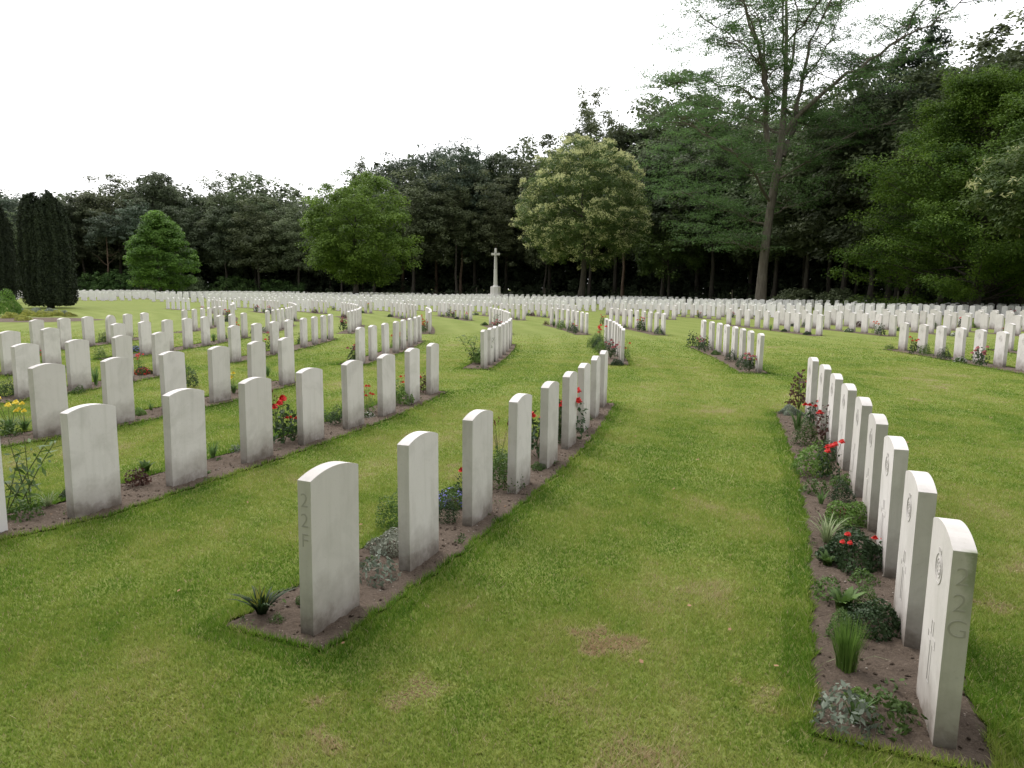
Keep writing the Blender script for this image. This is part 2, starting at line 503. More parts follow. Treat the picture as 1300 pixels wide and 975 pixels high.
def stone_profile(round_top=False):
    w = 0.19
    out = [(-w, -0.12), (w, -0.12)]
    if round_top:
        for i in range(17):
            a = PI * i / 16
            out.append((w * math.cos(a), 0.62 + w * math.sin(a)))
    else:
        s, sag = 0.774, 0.037
        R_ = (w * w + sag * sag) / (2 * sag)
        a0 = math.asin(w / R_)
        for i in range(15):
            a = a0 - 2 * a0 * i / 14
            out.append((R_ * math.sin(a), s + sag - R_ + R_ * math.cos(a)))
    return out
def stone_mesh(name, round_top=False):
    bm = bmesh.new()
    pr = stone_profile(round_top)
    T = 0.038
    f = bm.faces.new([bm.verts.new((x, -T, z)) for x, z in pr])
    g = bmesh.ops.extrude_face_region(bm, geom=[f])
    bmesh.ops.translate(bm, verts=[v for v in g['geom'] if isinstance(v, bmesh.types.BMVert)], vec=(0, 2 * T, 0))
    bmesh.ops.recalc_face_normals(bm, faces=bm.faces)
    ed = [e for e in bm.edges if len(e.link_faces) == 2 and e.calc_face_angle(0) > 0.5]
    bmesh.ops.bevel(bm, geom=ed, offset=0.0016, segments=2, profile=0.6, affect='EDGES')
    return bm_mesh(name, bm)
ST = stone_mesh('headstone')
ST.materials.append(STONE)
ST_R = stone_mesh('headstone_round', True)
ST_R.materials.append(STONE)
ST_ALG = ST.copy()
ST_ALG.materials.clear()
ST_ALG.materials.append(stone_mat(True))

def text_mesh(s, size, depth=0.0006):
    cu = bpy.data.curves.new('lettering', 'FONT')
    cu.body = s
    cu.size = size
    cu.extrude = depth
    cu.align_x = 'CENTER'
    cu.resolution_u = 6
    cu.offset = -size * 0.012
    ob = bpy.data.objects.new('lettering', cu)
    COL.objects.link(ob)
    bpy.context.view_layer.update()
    me = bpy.data.meshes.new_from_object(ob.evaluated_get(bpy.context.evaluated_depsgraph_get()))
    bpy.data.objects.remove(ob)
    bpy.data.curves.remove(cu)
    return me
# local frame of a stone: x along the row (towards larger angle), y points away from the centre (back), front is -y
def carve_index(stone, chars):
    """characters cut one below the other into the narrow end that faces the path"""
    zz = 0.735
    for c in chars:
        me = text_mesh(c, 0.098)
        me.transform(Matrix.Rotation(PI / 2, 4, 'X'))
        me.transform(Matrix.Rotation(PI / 2, 4, 'Z'))
        me.transform(Matrix.Translation((0.1904, 0.0, zz - 0.088)))
        zz -= 0.098
        link('carved_' + {'2': 'numeral', 'G': 'letter', 'F': 'letter'}[c], me, CARVE_DARK, stone)
def tube_ring(bm, cx, cz, r, w, d, y, seg=28, a0=0, a1=2 * PI, zs=1.0):
    n = seg
    vs = []
    for i in range(n + 1):
        a = a0 + (a1 - a0) * i / n
        row = []
        for rr, dy in ((r - w / 2, 0), (r - w / 2, -d), (r + w / 2, -d), (r + w / 2, 0)):
            row.append(bm.verts.new((cx + rr * math.cos(a), y + dy, cz + zs * rr * math.sin(a))))
        vs.append(row)
    for i in range(n):
        for j in range(3):
            bm.faces.new((vs[i][j], vs[i + 1][j], vs[i + 1][j + 1], vs[i][j + 1]))
def quad_box(bm, x0, x1, y0, y1, z0, z1):
    v = [bm.verts.new(p) for p in ((x0, y0, z0), (x1, y0, z0), (x1, y1, z0), (x0, y1, z0), (x0, y0, z1), (x1, y0, z1), (x1, y1, z1), (x0, y1, z1))]
    for f in ((0, 3, 2, 1), (4, 5, 6, 7), (0, 1, 5, 4), (1, 2, 6, 5), (2, 3, 7, 6), (3, 0, 4, 7)):
        bm.faces.new([v[i] for i in f])
bm = bmesh.new()      # regimental badge: a ring with a small crown and inner wreath
Y = -0.0386
tube_ring(bm, 0, 0.635, 0.058, 0.008, 0.002, Y)
tube_ring(bm, 0, 0.635, 0.036, 0.004, 0.0015, Y)
for a in range(8):
    x, z = 0.022 * math.cos(a * PI / 4), 0.635 + 0.022 * math.sin(a * PI / 4)
    quad_box(bm, x - 0.005, x + 0.005, Y - 0.0015, Y, z - 0.005, z + 0.005)
for dx in (-0.02, -0.007, 0.007, 0.02):
    quad_box(bm, dx - 0.004, dx + 0.004, Y - 0.0018, Y, 0.694, 0.712)
BADGE = bm_mesh('badge', bm)
BADGE.materials.append(CARVE)
bm = bmesh.new()      # cut latin cross outline
def outline(bm, pts, w, d, y):
    for i in range(len(pts)):
        a, b = Vector(pts[i]), Vector(pts[(i + 1) % len(pts)])
        x0, x1 = sorted((a.x, b.x)); z0, z1 = sorted((a.y, b.y))
        quad_box(bm, x0 - w / 2, x1 + w / 2, y - d * (.45 + 0.05 * i), y, z0 - w / 2, z1 + w / 2)
c_ = [(-0.017, 0.17), (0.017, 0.17), (0.017, 0.33), (0.062, 0.33), (0.062, 0.362), (0.017, 0.362), (0.017, 0.42), (-0.017, 0.42), (-0.017, 0.362), (-0.062, 0.362), (-0.062, 0.33), (-0.017, 0.33)]
outline(bm, c_, 0.004, 0.0015, Y)
CROSSM = bm_mesh('cut_cross', bm)
CROSSM.materials.append(CARVE)

in_view = []
for row in rows:
    for i, (a, r) in enumerate(zip(row['th'], row['r'])):
        x, y = polar(r, a)
        if y < 1.5: continue
        q = x / y
        if q < -0.80 or q > 0.80: continue
        in_view.append((math.hypot(x, y), x, y, a, row, i))
in_view.sort(key=lambda s: s[0])
visible = [s for s in in_view if -0.735 < s[1] / s[2] < 0.735]
limit = visible[299][0] if len(visible) > 300 else 1e9
print('STONES', len(in_view), len(visible), 'individual within', limit)
n_ind = 0
far_pts = []
STONE_AT = {}
for d, x, y, a, row, i in in_view:
    ok = -0.735 < x / y < 0.735
    rz = rad(a) + PI / 2 + math.pi      # local +x along growing angle ... see below
    rz = rad(a) - PI / 2
    # local y must equal the outward radial: rotation = angle - 90 degrees
    if ok and d <= limit:
        odd = row['key'] == 'H' and i == 3
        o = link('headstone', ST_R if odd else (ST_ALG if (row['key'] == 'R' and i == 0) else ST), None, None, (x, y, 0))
        lean = RNG.normal(0, rad(0.45), 3)
        if row['key'] == 'R' and i == 0: lean = np.array([rad(-0.3), rad(0.7), rad(0.5)])
        rot = Matrix.Rotation(rz + lean[2], 4, 'Z') @ Matrix.Rotation(lean[0], 4, 'X') @ Matrix.Rotation(lean[1], 4, 'Y')
        o.rotation_euler = rot.to_euler()
        nm = row_name(row)
        pos = f"{ords(i + 1)} headstone from the near end of {nm}"
        if odd: pos = 'white headstone with a fully rounded top at the left of the second band'
        if row['key'] == 'G1': pos = ['white headstone cut off by the left edge, leftmost front row', 'white headstone just right of the left edge one, leftmost front row'][i]
        if row['key'] == 'R' and i == 0: pos = 'nearest right headstone, end carved 22G with green algae stains'
        if row['key'] == 'A' and i == 0: pos = 'nearest central headstone, end carved 22F, its blank back stained below'
        if n_ind and len(pos.split()) < 12: pos = 'white ' + pos
        tag(o, pos, 'headstone', 'white headstones in curved rows')
        if row['key'] == 'R' or (row['key'] in ('Q', 'S')):
            link('regimental_badge', BADGE, None, o)
            link('cut_cross', CROSSM, None, o)
        if row['key'] == 'R' and i == 0: carve_index(o, '22G')
        if row['key'] == 'A' and i == 0: carve_index(o, '22F')
        STONE_AT[(row['key'] or f"{row['band']}_{row['k']}", i)] = o
        n_ind += 1
    else:
        far_pts.append((x, y, rz))
# every stone past the 300 that show largest: one mesh
V0 = np.array([(sx * 0.19, sy * 0.038, z) for sx, sy, z in ((-1, -1, -.1), (1, -1, -.1), (1, 1, -.1), (-1, 1, -.1))] +
              [(sx * 0.19, sy * 0.038, 0.769) for sx, sy in ((-1, -1), (1, -1), (1, 1), (-1, 1))] +
              [(sx * 0.095, sy * 0.038, 0.801) for sx, sy in ((-1, -1), (1, -1), (1, 1), (-1, 1))] +
              [(0, -0.038, 0.812), (0, 0.038, 0.812)])
F0 = [(1, 2, 6, 5), (3, 0, 4, 7), (0, 1, 5, 4), (2, 3, 7, 6), (4, 5, 9, 8), (6, 7, 11, 10), (8, 9, 12, 12), (10, 11, 13, 13),
      (5, 6, 10, 9), (9, 10, 13, 12), (12, 13, 11, 8), (8, 11, 7, 4)]
F0 = [f for f in F0]
V, F = [], []
for j, (x, y, rz) in enumerate(far_pts):
    c, s = math.cos(rz), math.sin(rz)
    W = V0.copy()
    W[:, 0], W[:, 1] = V0[:, 0] * c - V0[:, 1] * s + x, V0[:, 0] * s + V0[:, 1] * c + y
    W[:, 2] += RNG.normal(0, 0.012) * (V0[:, 2] > 0)
    V.append(W)
    for f in F0:
        F.append([q + j * 14 for q in dict.fromkeys(f)])
me = bpy.data.meshes.new('distant_headstones')
me.from_pydata(np.concatenate(V).tolist(), [], F)
o = link('distant_headstones', me, plain('distant_stone', (0.80, 0.785, 0.765), 0.85, 0.08, 3.0))
tag(o, 'mass of small white headstones filling the far cemetery before the wood', 'headstones', kind='stuff')

# ------------------------------------------------------------------ soil beds under the rows
def in_row_bed(x, y, grow=0.0):
    """mask of points that lie in some bed"""
    r = np.hypot(x - CX, y - CY)
    a = np.degrees(np.arctan2(y - CY, x - CX))
    m = np.zeros(len(x), bool)
    for row in rows:
        if row['band'] > 3: continue
        rm = np.interp(a, row['th'][::1], row['r'])
        lo, hi = row['th'].min(), row['th'].max()
        e = np.degrees((0.28 + grow) / row['r'].mean())
        wob = 0.012 * np.sin(a * 14 + row['k']) + 0.009 * np.sin(a * 33 + 1.0)
        m |= (a > lo - e) & (a < hi + e) & (r > rm - 0.44 - grow + wob) & (r < rm + 0.17 + grow + wob)
    return m
def bed(row):
    near = row['band'] == 1
    if row['band'] == 1 and row['key'] == 'G1': near = False
    lo, hi, rm = row['th'].min(), row['th'].max(), row['r'].mean()
    e = math.degrees(0.28 / rm)
    step = 0.025 if near else (0.12 if row['band'] <= 3 else 0.5)
    nl = max(3, int(rad(hi - lo + 2 * e) * rm / step))
    nw = max(2, int(0.61 / step))
    A = np.linspace(lo - e, hi + e, nl + 1)
    U = np.linspace(-0.44, 0.17, nw + 1)
    rr = np.interp(A, row['th'], row['r'])
    AA, UU = np.meshgrid(A, U, indexing='ij')
    wob = 0.012 * np.sin(AA * 14 + row['k']) + 0.009 * np.sin(AA * 33 + 1.0)
    RR = rr[:, None] + UU + wob
    X = CX + RR * np.cos(np.radians(AA))
    Yy = CY + RR * np.sin(np.radians(AA))
    Z = np.full_like(X, 0.005)
    if near:
        z = RNG.random(X.shape) * 0.014
        z2 = (np.sin(X * 31 + np.sin(Yy * 17) * 2) * np.sin(Yy * 27 + np.sin(X * 23) * 2)) * 0.007
        z = (z + np.roll(z, 1, 0) + np.roll(z, 1, 1)) / 2 + z2
        z[0, :] = z[-1, :] = 0; z[:, 0] = z[:, -1] = 0
        Z += np.clip(z, -0.003, 1)
    V = np.stack([X, Yy, Z], -1).reshape(-1, 3)
    w = nw + 1
    F = [(i * w + j, (i + 1) * w + j, (i + 1) * w + j + 1, i * w + j + 1) for i in range(nl) for j in range(nw)]
    o = link('flower_bed', mesh_np('flower_bed', V, F, smooth=near), SOIL)
    tag(o, kind='structure')
def turf_edge(row):
    lo, hi, rm = row['th'].min(), row['th'].max(), row['r'].mean()
    e = math.degrees(0.28 / rm)
    A = np.linspace(lo - e, hi + e, 220)
    rr = np.interp(A, row['th'], row['r'])
    wob = 0.012 * np.sin(A * 14 + row['k']) + 0.009 * np.sin(A * 33 + 1.0)
    i_, o_ = rr - 0.442 + wob, rr + 0.172 + wob
    loop = [(a, r) for a, r in zip(A, i_)] + [(A[-1], r) for r in np.linspace(i_[-1], o_[-1], 12)[1:-1]] + [(a, r) for a, r in zip(A[::-1], o_[::-1])] + [(A[0], r) for r in np.linspace(o_[0], i_[0], 12)[1:-1]]
    V, F, n = [], [], len(loop)
    for j, (a, r) in enumerate(loop):
        x, y = polar(r, a)
        jx, jy = RNG.normal(0, .003, 2)
        cx_, cy_ = polar(rr.mean(), (lo + hi) / 2)
        V += [(x, y, 0.002), (x + jx, y + jy, 0.016 + RNG.normal(0, .002))]
    for j in range(n):
        k2 = (j + 1) % n
        F.append((2 * j, 2 * k2, 2 * k2 + 1, 2 * j + 1))
    tag(link('turf_edge', mesh_np('turf_edge', V, F), DARKSOIL), kind='structure')
DARKSOIL = soil_mat('cut_turf_soil', (0.03, 0.022, 0.016), (0.075, 0.055, 0.04), False)
for row in rows:
    x, y = polar(row['r'].mean(), row['th'].mean())
    if y > 1 and -0.95 < x / y < 0.95:
        bed(row)
        if row['band'] <= 2: turf_edge(row)

# pebbles and crumbs of soil lying on the near beds
def octa(P, S):
    n = len(P)
    base = np.array([(1, 0, 0), (0, 1, 0), (-1, 0, 0), (0, -1, 0), (0, 0, .8), (0, 0, -.8)])
    V = P[:, None, :] + base[None] * S[:, None, None] * RNG.uniform(0.6, 1.3, (n, 6, 1))
    f = np.array([(0, 1, 4), (1, 2, 4), (2, 3, 4), (3, 0, 4), (1, 0, 5), (2, 1, 5), (3, 2, 5), (0, 3, 5)])
    F = (np.arange(n) * 6)[:, None, None] + f[None]
    return V.reshape(-1, 3), F.reshape(-1, 3)
def scatter_in_beds(n, bands=(1,), keys=None):
    P = []
    rs = [r for r in rows if r['band'] in bands]
    for row in rs:
        e = math.degrees(0.25 / row['r'].mean())
        a = RNG.uniform(row['th'].min() - e, row['th'].max() + e, n)
        u = RNG.uniform(-0.42, 0.15, n)
        r = np.interp(a, row['th'], row['r']) + u
        P.append(np.stack([CX + r * np.cos(np.radians(a)), CY + r * np.sin(np.radians(a)), np.full(n, 0.014)], -1))
    return np.concatenate(P)
P = scatter_in_beds(260)
V, F = octa(P, RNG.uniform(0.003, 0.009, len(P)))
tag(link('pebbles', mesh_np('pebbles', V, F), plain('pale_pebble', (0.42, 0.37, 0.32), 0.8, 0.25, 30)),
    'small pale pebbles strewn over the bare soil of the beds', 'pebbles', kind='stuff')
P = scatter_in_beds(1500)
V, F = octa(P, RNG.uniform(0.004, 0.013, len(P)))
tag(link('soil_crumbs', mesh_np('soil_crumbs', V, F), SOIL), 'loose brown crumbs of soil in the beds', 'soil', kind='stuff')

# ------------------------------------------------------------------ leaf and branch builders
def unit(v):
    return v / np.maximum(np.linalg.norm(v, axis=-1, keepdims=True), 1e-9)
def leaf_quads(P, size, bias=None, bw=0.8, aspect=0.55, rng=RNG):
    n = len(P)
    nr = unit(rng.normal(size=(n, 3)))
    if bias is not None: nr = unit(nr + bias * bw)
    t = unit(np.cross(nr, unit(rng.normal(size=(n, 3)))))
    b = np.cross(nr, t)
    s = (size * rng.uniform(0.6, 1.35, (n, 1)))
    V = np.stack([P - t * s * .5, P + b * s * .5 * aspect, P + t * s * .5, P - b * s * .5 * aspect], 1)
    return V.reshape(-1, 3), np.arange(4 * n).reshape(n, 4)
def tubes(segs, sides=6):
    """segs: list of (points Nx3, radii N)"""
    V, F, off = [], [], 0
    for pts, rr in segs:
        pts = np.asarray(pts, float)
        n = len(pts)
        d = np.gradient(pts, axis=0) if n > 1 else np.array([[0, 0, 1.]])
        d = unit(d)
        ref = np.where(np.abs(d[:, 2:3]) > 0.9, np.array([[1., 0, 0]]), np.array([[0, 0, 1.]]))
        u = unit(np.cross(d, ref)); v = np.cross(d, u)
        a = np.arange(sides) * 2 * PI / sides
        ring = pts[:, None] + (u[:, None] * np.cos(a)[None, :, None] + v[:, None] * np.sin(a)[None, :, None]) * np.asarray(rr)[:, None, None]
        V.append(ring.reshape(-1, 3))
        for i in range(n - 1):
            for j in range(sides):
                F.append((off + i * sides + j, off + i * sides + (j + 1) % sides, off + (i + 1) * sides + (j + 1) % sides, off + (i + 1) * sides + j))
        off += n * sides
    return np.concatenate(V), np.array(F)
def wander(p0, p1, n, amp, rng):
    t = np.linspace(0, 1, n)[:, None]
    p = np.asarray(p0) * (1 - t) + np.asarray(p1) * t
    w = rng.normal(0, amp, (n, 3)).cumsum(0)
    w -= w[:1] + (w[-1:] - w[:1]) * t
    return p + w
def crown_clumps(n, c, rx, rz, rng, power=0.42, low=-1.0, shape='ball'):
    d = unit(rng.normal(size=(n * 2, 3)))
    d = d[d[:, 2] > low][:n]
    r = rng.random((len(d), 1)) ** power
    P = d * r
    if shape == 'cone':
        z = (P[:, 2] + 1) / 2
        P[:, :2] *= (1.15 - 0.95 * z)[:, None]
    if shape == 'cone2':
        z = (P[:, 2] + 1) / 2
        P[:, :2] *= (1.08 - 0.80 * z ** 1.5)[:, None]
    if shape == 'dome':
        P[:, 2] = np.where(P[:, 2] < 0, P[:, 2] * 0.75, P[:, 2])
    return np.asarray(c) + P * np.array([rx, rx, rz]), d
def clump_leaves(C, D, cr, per, size, flat, rng, up=0.5, aspect=0.6):
    n = len(C)
    cr = cr * rng.uniform(0.65, 1.35, (n, 1, 1))
    d = unit(rng.normal(size=(n, per, 3)) + 0.45 * D[:, None] + np.array([0, 0, 0.3]))
    P = C[:, None] + d * cr * (rng.random((n, per, 1)) ** 0.5) * np.array([1, 1, flat])
    tint = np.clip(0.35 + 0.4 * d[..., 2] * 0 + rng.normal(0, 0.2, (n, 1)) + rng.normal(0, 0.16, (n, per)), 0, 1)
    bias = (unit(d * .8 + np.array([0, 0, up + .55]))).reshape(-1, 3)
    V, F = leaf_quads(P.reshape(-1, 3), size, bias, 1.7, aspect, rng)
    return V, F, tint.ravel()
def join(parts):
    V, F, T, off = [], [], [], 0
    for v, f, t in parts:
        V.append(v); F.append(f + off); T.append(t); off += len(v)
    return np.concatenate(V), np.concatenate(F), np.concatenate(T)
def trunk_limbs(h, r, crown_c, rx, rz, rng, nlimb=9, lean=0.3, fork=0.45):
    top = np.array([rng.normal(0, lean), rng.normal(0, lean), crown_c[2] + rz * 0.55])
    tr = wander((0, 0, -0.2), top, 9, 0.12, rng)
    rr = r * (1 - np.linspace(0, 1, 9) ** 0.8 * 0.85)
    rr[0] *= 1.35
    segs = [(tr, rr)]
    for i in range(nlimb):
        f = rng.uniform(fork, 0.95)
        idx = f * 8
        p = tr[int(idx)]
        a = rng.uniform(0, 2 * PI)
        tip = np.array([math.cos(a) * rx * 0.75, math.sin(a) * rx * 0.75, p[2] + rng.uniform(0.1, 0.5) * rz])
        segs.append((wander(p, tip, 6, 0.2, rng), rr[int(idx)] * 0.5 * (1 - np.linspace(0, 1, 6) * 0.85)))
    return segs
def tree_meshes(name, seed, h, rx, base, r, nclump, cr, per, size, flat=0.75, shape='ball', power=0.42, low=-0.75, nlimb=9, aspect=0.6):
    rng = np.random.default_rng(seed)
    rz = (h - base) / 2
    c = (0, 0, base + rz)
    C, D = crown_clumps(nclump, c, rx, rz, rng, power, low, shape)
    # lopsided, knobbly crown
    lobes = unit(rng.normal(size=(7, 3)))
    amp = rng.uniform(-0.2, 0.25, 7)
    k = (np.exp(3 * (D @ lobes.T - 1)) * amp).sum(1)
    C = np.asarray(c) + (C - np.asarray(c)) * (1 + k)[:, None]
    V, F, T = clump_leaves(C, D, cr, per, size, flat, rng, aspect=aspect)
    crown = mesh_np(name + '_crown', V, F, T)
    tv, tf = tubes(trunk_limbs(h, r, c, rx, rz, rng, nlimb))
    trunk = mesh_np(name + '_trunk', tv, tf, smooth=True)
    return crown, trunk
def tree(name, meshes, x, y, fol, brk, label, cat='tree', group=None, s=1.0, rz=None, sz=None):
    root = link(name, None, None, None, (x, y, 0), (0, 0, random.uniform(0, 6.28) if rz is None else rz), (s, s, sz or s))
    tag(root, label, cat, group)
    link('crown', meshes[0], fol, root)
    link('trunk', meshes[1], brk, root)
    return root

# ------------------------------------------------------------------ stone cross at the far end
def build_cross():
    x, y = 0, 99.0
    x = bearing(629, y)
    root = link('stone_cross', None, None, None, (x, y, 0), (0, 0, rad(8)))
    tag(root, 'tall white stone memorial cross on an octagonal base before the wood', 'memorial cross')
    def prism(n, levels, rot=0.0, sx=1.0):
        bm = bmesh.new()
        prev = None
        for z, r in levels:
            ring = [bm.verts.new((r * sx * math.cos(rot + 2 * PI * i / n), r * math.sin(rot + 2 * PI * i / n), z)) for i in range(n)]
            if prev:
                for i in range(n):
                    bm.faces.new((prev[i], prev[(i + 1) % n], ring[(i + 1) % n], ring[i]))
            else: bm.faces.new(list(reversed(ring)))
            prev = ring
        bm.faces.new(prev)
        return bm
    link('stepped_base', bm_mesh('m', prism(8, [(0, 1.75), (0.3, 1.75), (0.302, 1.35), (0.62, 1.35), (0.64, 1.05), (0.9, 1.0)], PI / 8)), CROSS, root)
    link('plinth', bm_mesh('m', prism(8, [(0.9, 0.74), (1.85, 0.72), (1.9, 0.62)], PI / 8)), CROSS, root)
    link('shaft', bm_mesh('m', prism(8, [(1.9, 0.42), (2.1, 0.30), (3.5, 0.26), (6.0, 0.185), (7.05, 0.165), (7.1, 0.13)], PI / 8)), CROSS, root)
    bm = bmesh.new()
    quad_box(bm, -0.58, -0.17, -0.12, 0.12, 6.15, 6.45)
    quad_box(bm, 0.17, 0.58, -0.12, 0.12, 6.15, 6.45)
    bmesh.ops.bevel(bm, geom=bm.edges[:], offset=0.03, segments=1, affect='EDGES')
    link('cross_arm', bm_mesh('m', bm), CROSS, root)
    bm = bmesh.new()
    quad_box(bm, -0.02, 0.02, -0.205, -0.175, 4.3, 6.5)
    quad_box(bm, -0.16, 0.16, -0.20, -0.17, 6.02, 6.06)
    link('bronze_sword', bm_mesh('m', bm), BRONZE, root, (0, -0.02, 0))
build_cross()

# ------------------------------------------------------------------ feature trees
def build_yew(px, yd, wpx, top_px, label, seed):
    rng = np.random.default_rng(seed)
    x = bearing(px, yd)
    Rr = wpx / 2 / FPX * yd * 1.0
    hor = 366 + ROLL * (px - 650)
    h = (hor - top_px) / FPX * yd + CAM_H
    root = link('columnar_yew', None, None, None, (x, yd, 0))
    tag(root, label, 'yew tree', 'clipped columnar yews on the left')
    n = 42000
    z = rng.random(n) ** 0.9
    a = rng.uniform(0, 2 * PI, n)
    def prof(z): return np.interp(z, [0, 0.03, 0.1, 0.2, 0.5, 0.75, 0.88, 0.96, 1.0], [0.74, 0.92, 1.0, 1.02, 1.0, 0.93, 0.84, 0.7, 0.3])
    ridge = 0.05 * np.sin(a * 11 + seed) + 0.045 * np.sin(a * 23 + np.sin(z * 9) * 1.2) + 0.03 * np.sin(a * 5 + z * 5) + 0.02 * np.sin(z * 40 + a * 9)
    topv = 1 + 0.05 * np.sin(a * 3 + seed) + 0.035 * np.sin(a * 8)
    rr = Rr * (prof(z) + ridge) * rng.uniform(0.86, 1.03, n)
    P = np.stack([rr * np.cos(a), rr * np.sin(a), 0.15 + z * (h - 0.15) * topv], -1)
    nt_ = 7000
    a2 = rng.uniform(0, 2 * PI, nt_); r2 = Rr * 0.72 * np.sqrt(rng.random(nt_))
    zt = h * (0.95 + 0.05 * np.sin(a2 * 3 + seed) + 0.04 * np.sin(a2 * 8 + r2 * 3)) * (1 - 0.05 * (r2 / Rr)) + rng.normal(0, 0.08, nt_)
    P = np.concatenate([P, np.stack([r2 * np.cos(a2), r2 * np.sin(a2), zt], -1)])
    bias = unit(P * np.array([1, 1, 0.0]) + np.array([0, 0, 0.4 * Rr]))
    V, F = leaf_quads(P, 0.17, bias, 0.9, 0.4, rng)
    link('crown', mesh_np('yew_crown', V, F, rng.random(len(F))), F_YEW, root)
    # solid core added inside the needles to block light
    zz = np.linspace(0.02, 0.93, 12); aa = np.arange(24) * 2 * PI / 24
    V = [(0.86 * Rr * prof(k) * math.cos(t), 0.86 * Rr * prof(k) * math.sin(t), 0.15 + k * h * .97) for k in zz for t in aa]
    F = [(i * 24 + j, i * 24 + (j + 1) % 24, (i + 1) * 24 + (j + 1) % 24, (i + 1) * 24 + j) for i in range(11) for j in range(24)]
    V.append((0, 0, h * .93)); tip = len(V) - 1
    Fm = F + [(11 * 24 + j, 11 * 24 + (j + 1) % 24, tip, tip) for j in range(24)]
    me = bpy.data.meshes.new('yew_core'); me.from_pydata(V, [], [tuple(dict.fromkeys(f)) for f in Fm])
    link('light_blocking_core', me, F_YEW, root)
    tv, tf = tubes([(np.array([(0, 0, -.1), (0, 0, .6), (0, 0, 1.5)]), [0.25, 0.2, 0.15])])
    link('trunk', mesh_np('yew_trunk', tv, tf), BARK_OAK, root)
build_yew(63, 50.0, 57, 256, 'big dark clipped yew column standing on the lawn, the nearer one', 3)
build_yew(-10, 62.0, 54, 268, 'dark clipped yew column cut off by the left edge', 8)

def px_tree(px, yd, top_px):
    hor = 366 + ROLL * (px - 650)
    return bearing(px, yd), (hor - top_px) / FPX * yd + CAM_H
# rounded bright tree on the left
x, h = px_tree(204, 100, 268)
tree('lime_tree', tree_meshes('lime', 21, h, 4.6, 0.2, 0.3, 260, 1.0, 210, 0.24, 0.5, 'cone2', 0.22, -1.0), x, 100, F_LIME, BARK_OAK,
     'bright green cone-shaped tree beyond the headstones right of the yews', rz=0)
x, h = px_tree(452, 100, 233)
tree('broad_oak', tree_meshes('olive', 22, h, 6.3, 0.3, 0.45, 330, 1.55, 200, 0.30, 0.5, 'dome', 0.30, -1.0), x, 100, F_LIME2, BARK_OAK,
     'broad olive green dome-shaped tree left of the stone cross', rz=0)
# sweet chestnut in flower
def chestnut(px, yd, top_px, rx, base, seed, label, nc=620, kc=.85):
    rng = np.random.default_rng(seed)
    x, h = px_tree(px, yd, top_px)
    rz = (h - base) / 2
    c = np.array((0, 0, base + rz))
    C, D = crown_clumps(nc, c, rx, rz, rng, 0.33, -0.9, 'dome')
    sc = np.where(C[:, 2] > c[2], 1 - 0.28 * ((C[:, 2] - c[2]) / rz) ** 1.5, 1.0)
    C[:, :2] *= sc[:, None]
    V, F, T = clump_leaves(C, D, 1.25, 110, 0.30, 0.6, rng, aspect=0.4)
    root = link('sweet_chestnut', None, None, None, (x, yd, 0))
    tag(root, label, 'tree')
    link('crown', mesh_np('chestnut_crown', V, F, T), F_CHEST, root)
    # creamy catkin sprays on the outside of the leaf clumps
    rel = np.linalg.norm((C - c) / np.array([rx, rx, rz]), axis=1)
    S = C[rel > 0.62]; Dn = D[rel > 0.62]
    keep = rng.random(len(S)) < kc * np.clip(0.3 + 0.7 * (S[:, 2] - base) / (h - base), 0, 0.95)
    S, Dn = S[keep], Dn[keep]
    m = 6
    d = unit(rng.normal(size=(len(S), m, 3)) + 0.8 * Dn[:, None] + np.array([0, 0, .9]))
    tip = S[:, None] + d * 1.22 * np.array([1, 1, .68])
    q = unit(rng.normal(size=(len(S), m, 13, 3)))
    P = (tip[:, :, None] + q * np.array([.32, .32, .2]))
    V, F = leaf_quads(P.reshape(-1, 3), 0.34, q.reshape(-1, 3), 0.4, 0.22, rng)
    link('catkins', mesh_np('catkins', V, F, rng.random(len(F))), F_CATKIN, root)
    tv, tf = tubes(trunk_limbs(h, 0.5, c, rx, rz, rng, 12))
    link('trunk', mesh_np('chestnut_trunk', tv, tf, smooth=True), BARK_OAK, root)
chestnut(737, 92, 178, 8.2, 1.6, 31, 'sweet chestnut covered in cream catkins right of the stone cross')
chestnut(1352, 42, 168, 5.2, 4.3, 33, 'catkin covered chestnut branches entering at the right edge', 330, .25)
x, h = px_tree(850, 100, 262)
tree('young_chestnut', tree_meshes('youngc', 24, h, 4.4, 2.0, 0.25, 150, 1.1, 100, 0.3), x, 100, F_CHEST, BARK_OAK,
     'small dull green tree under the big thin-crowned tree')
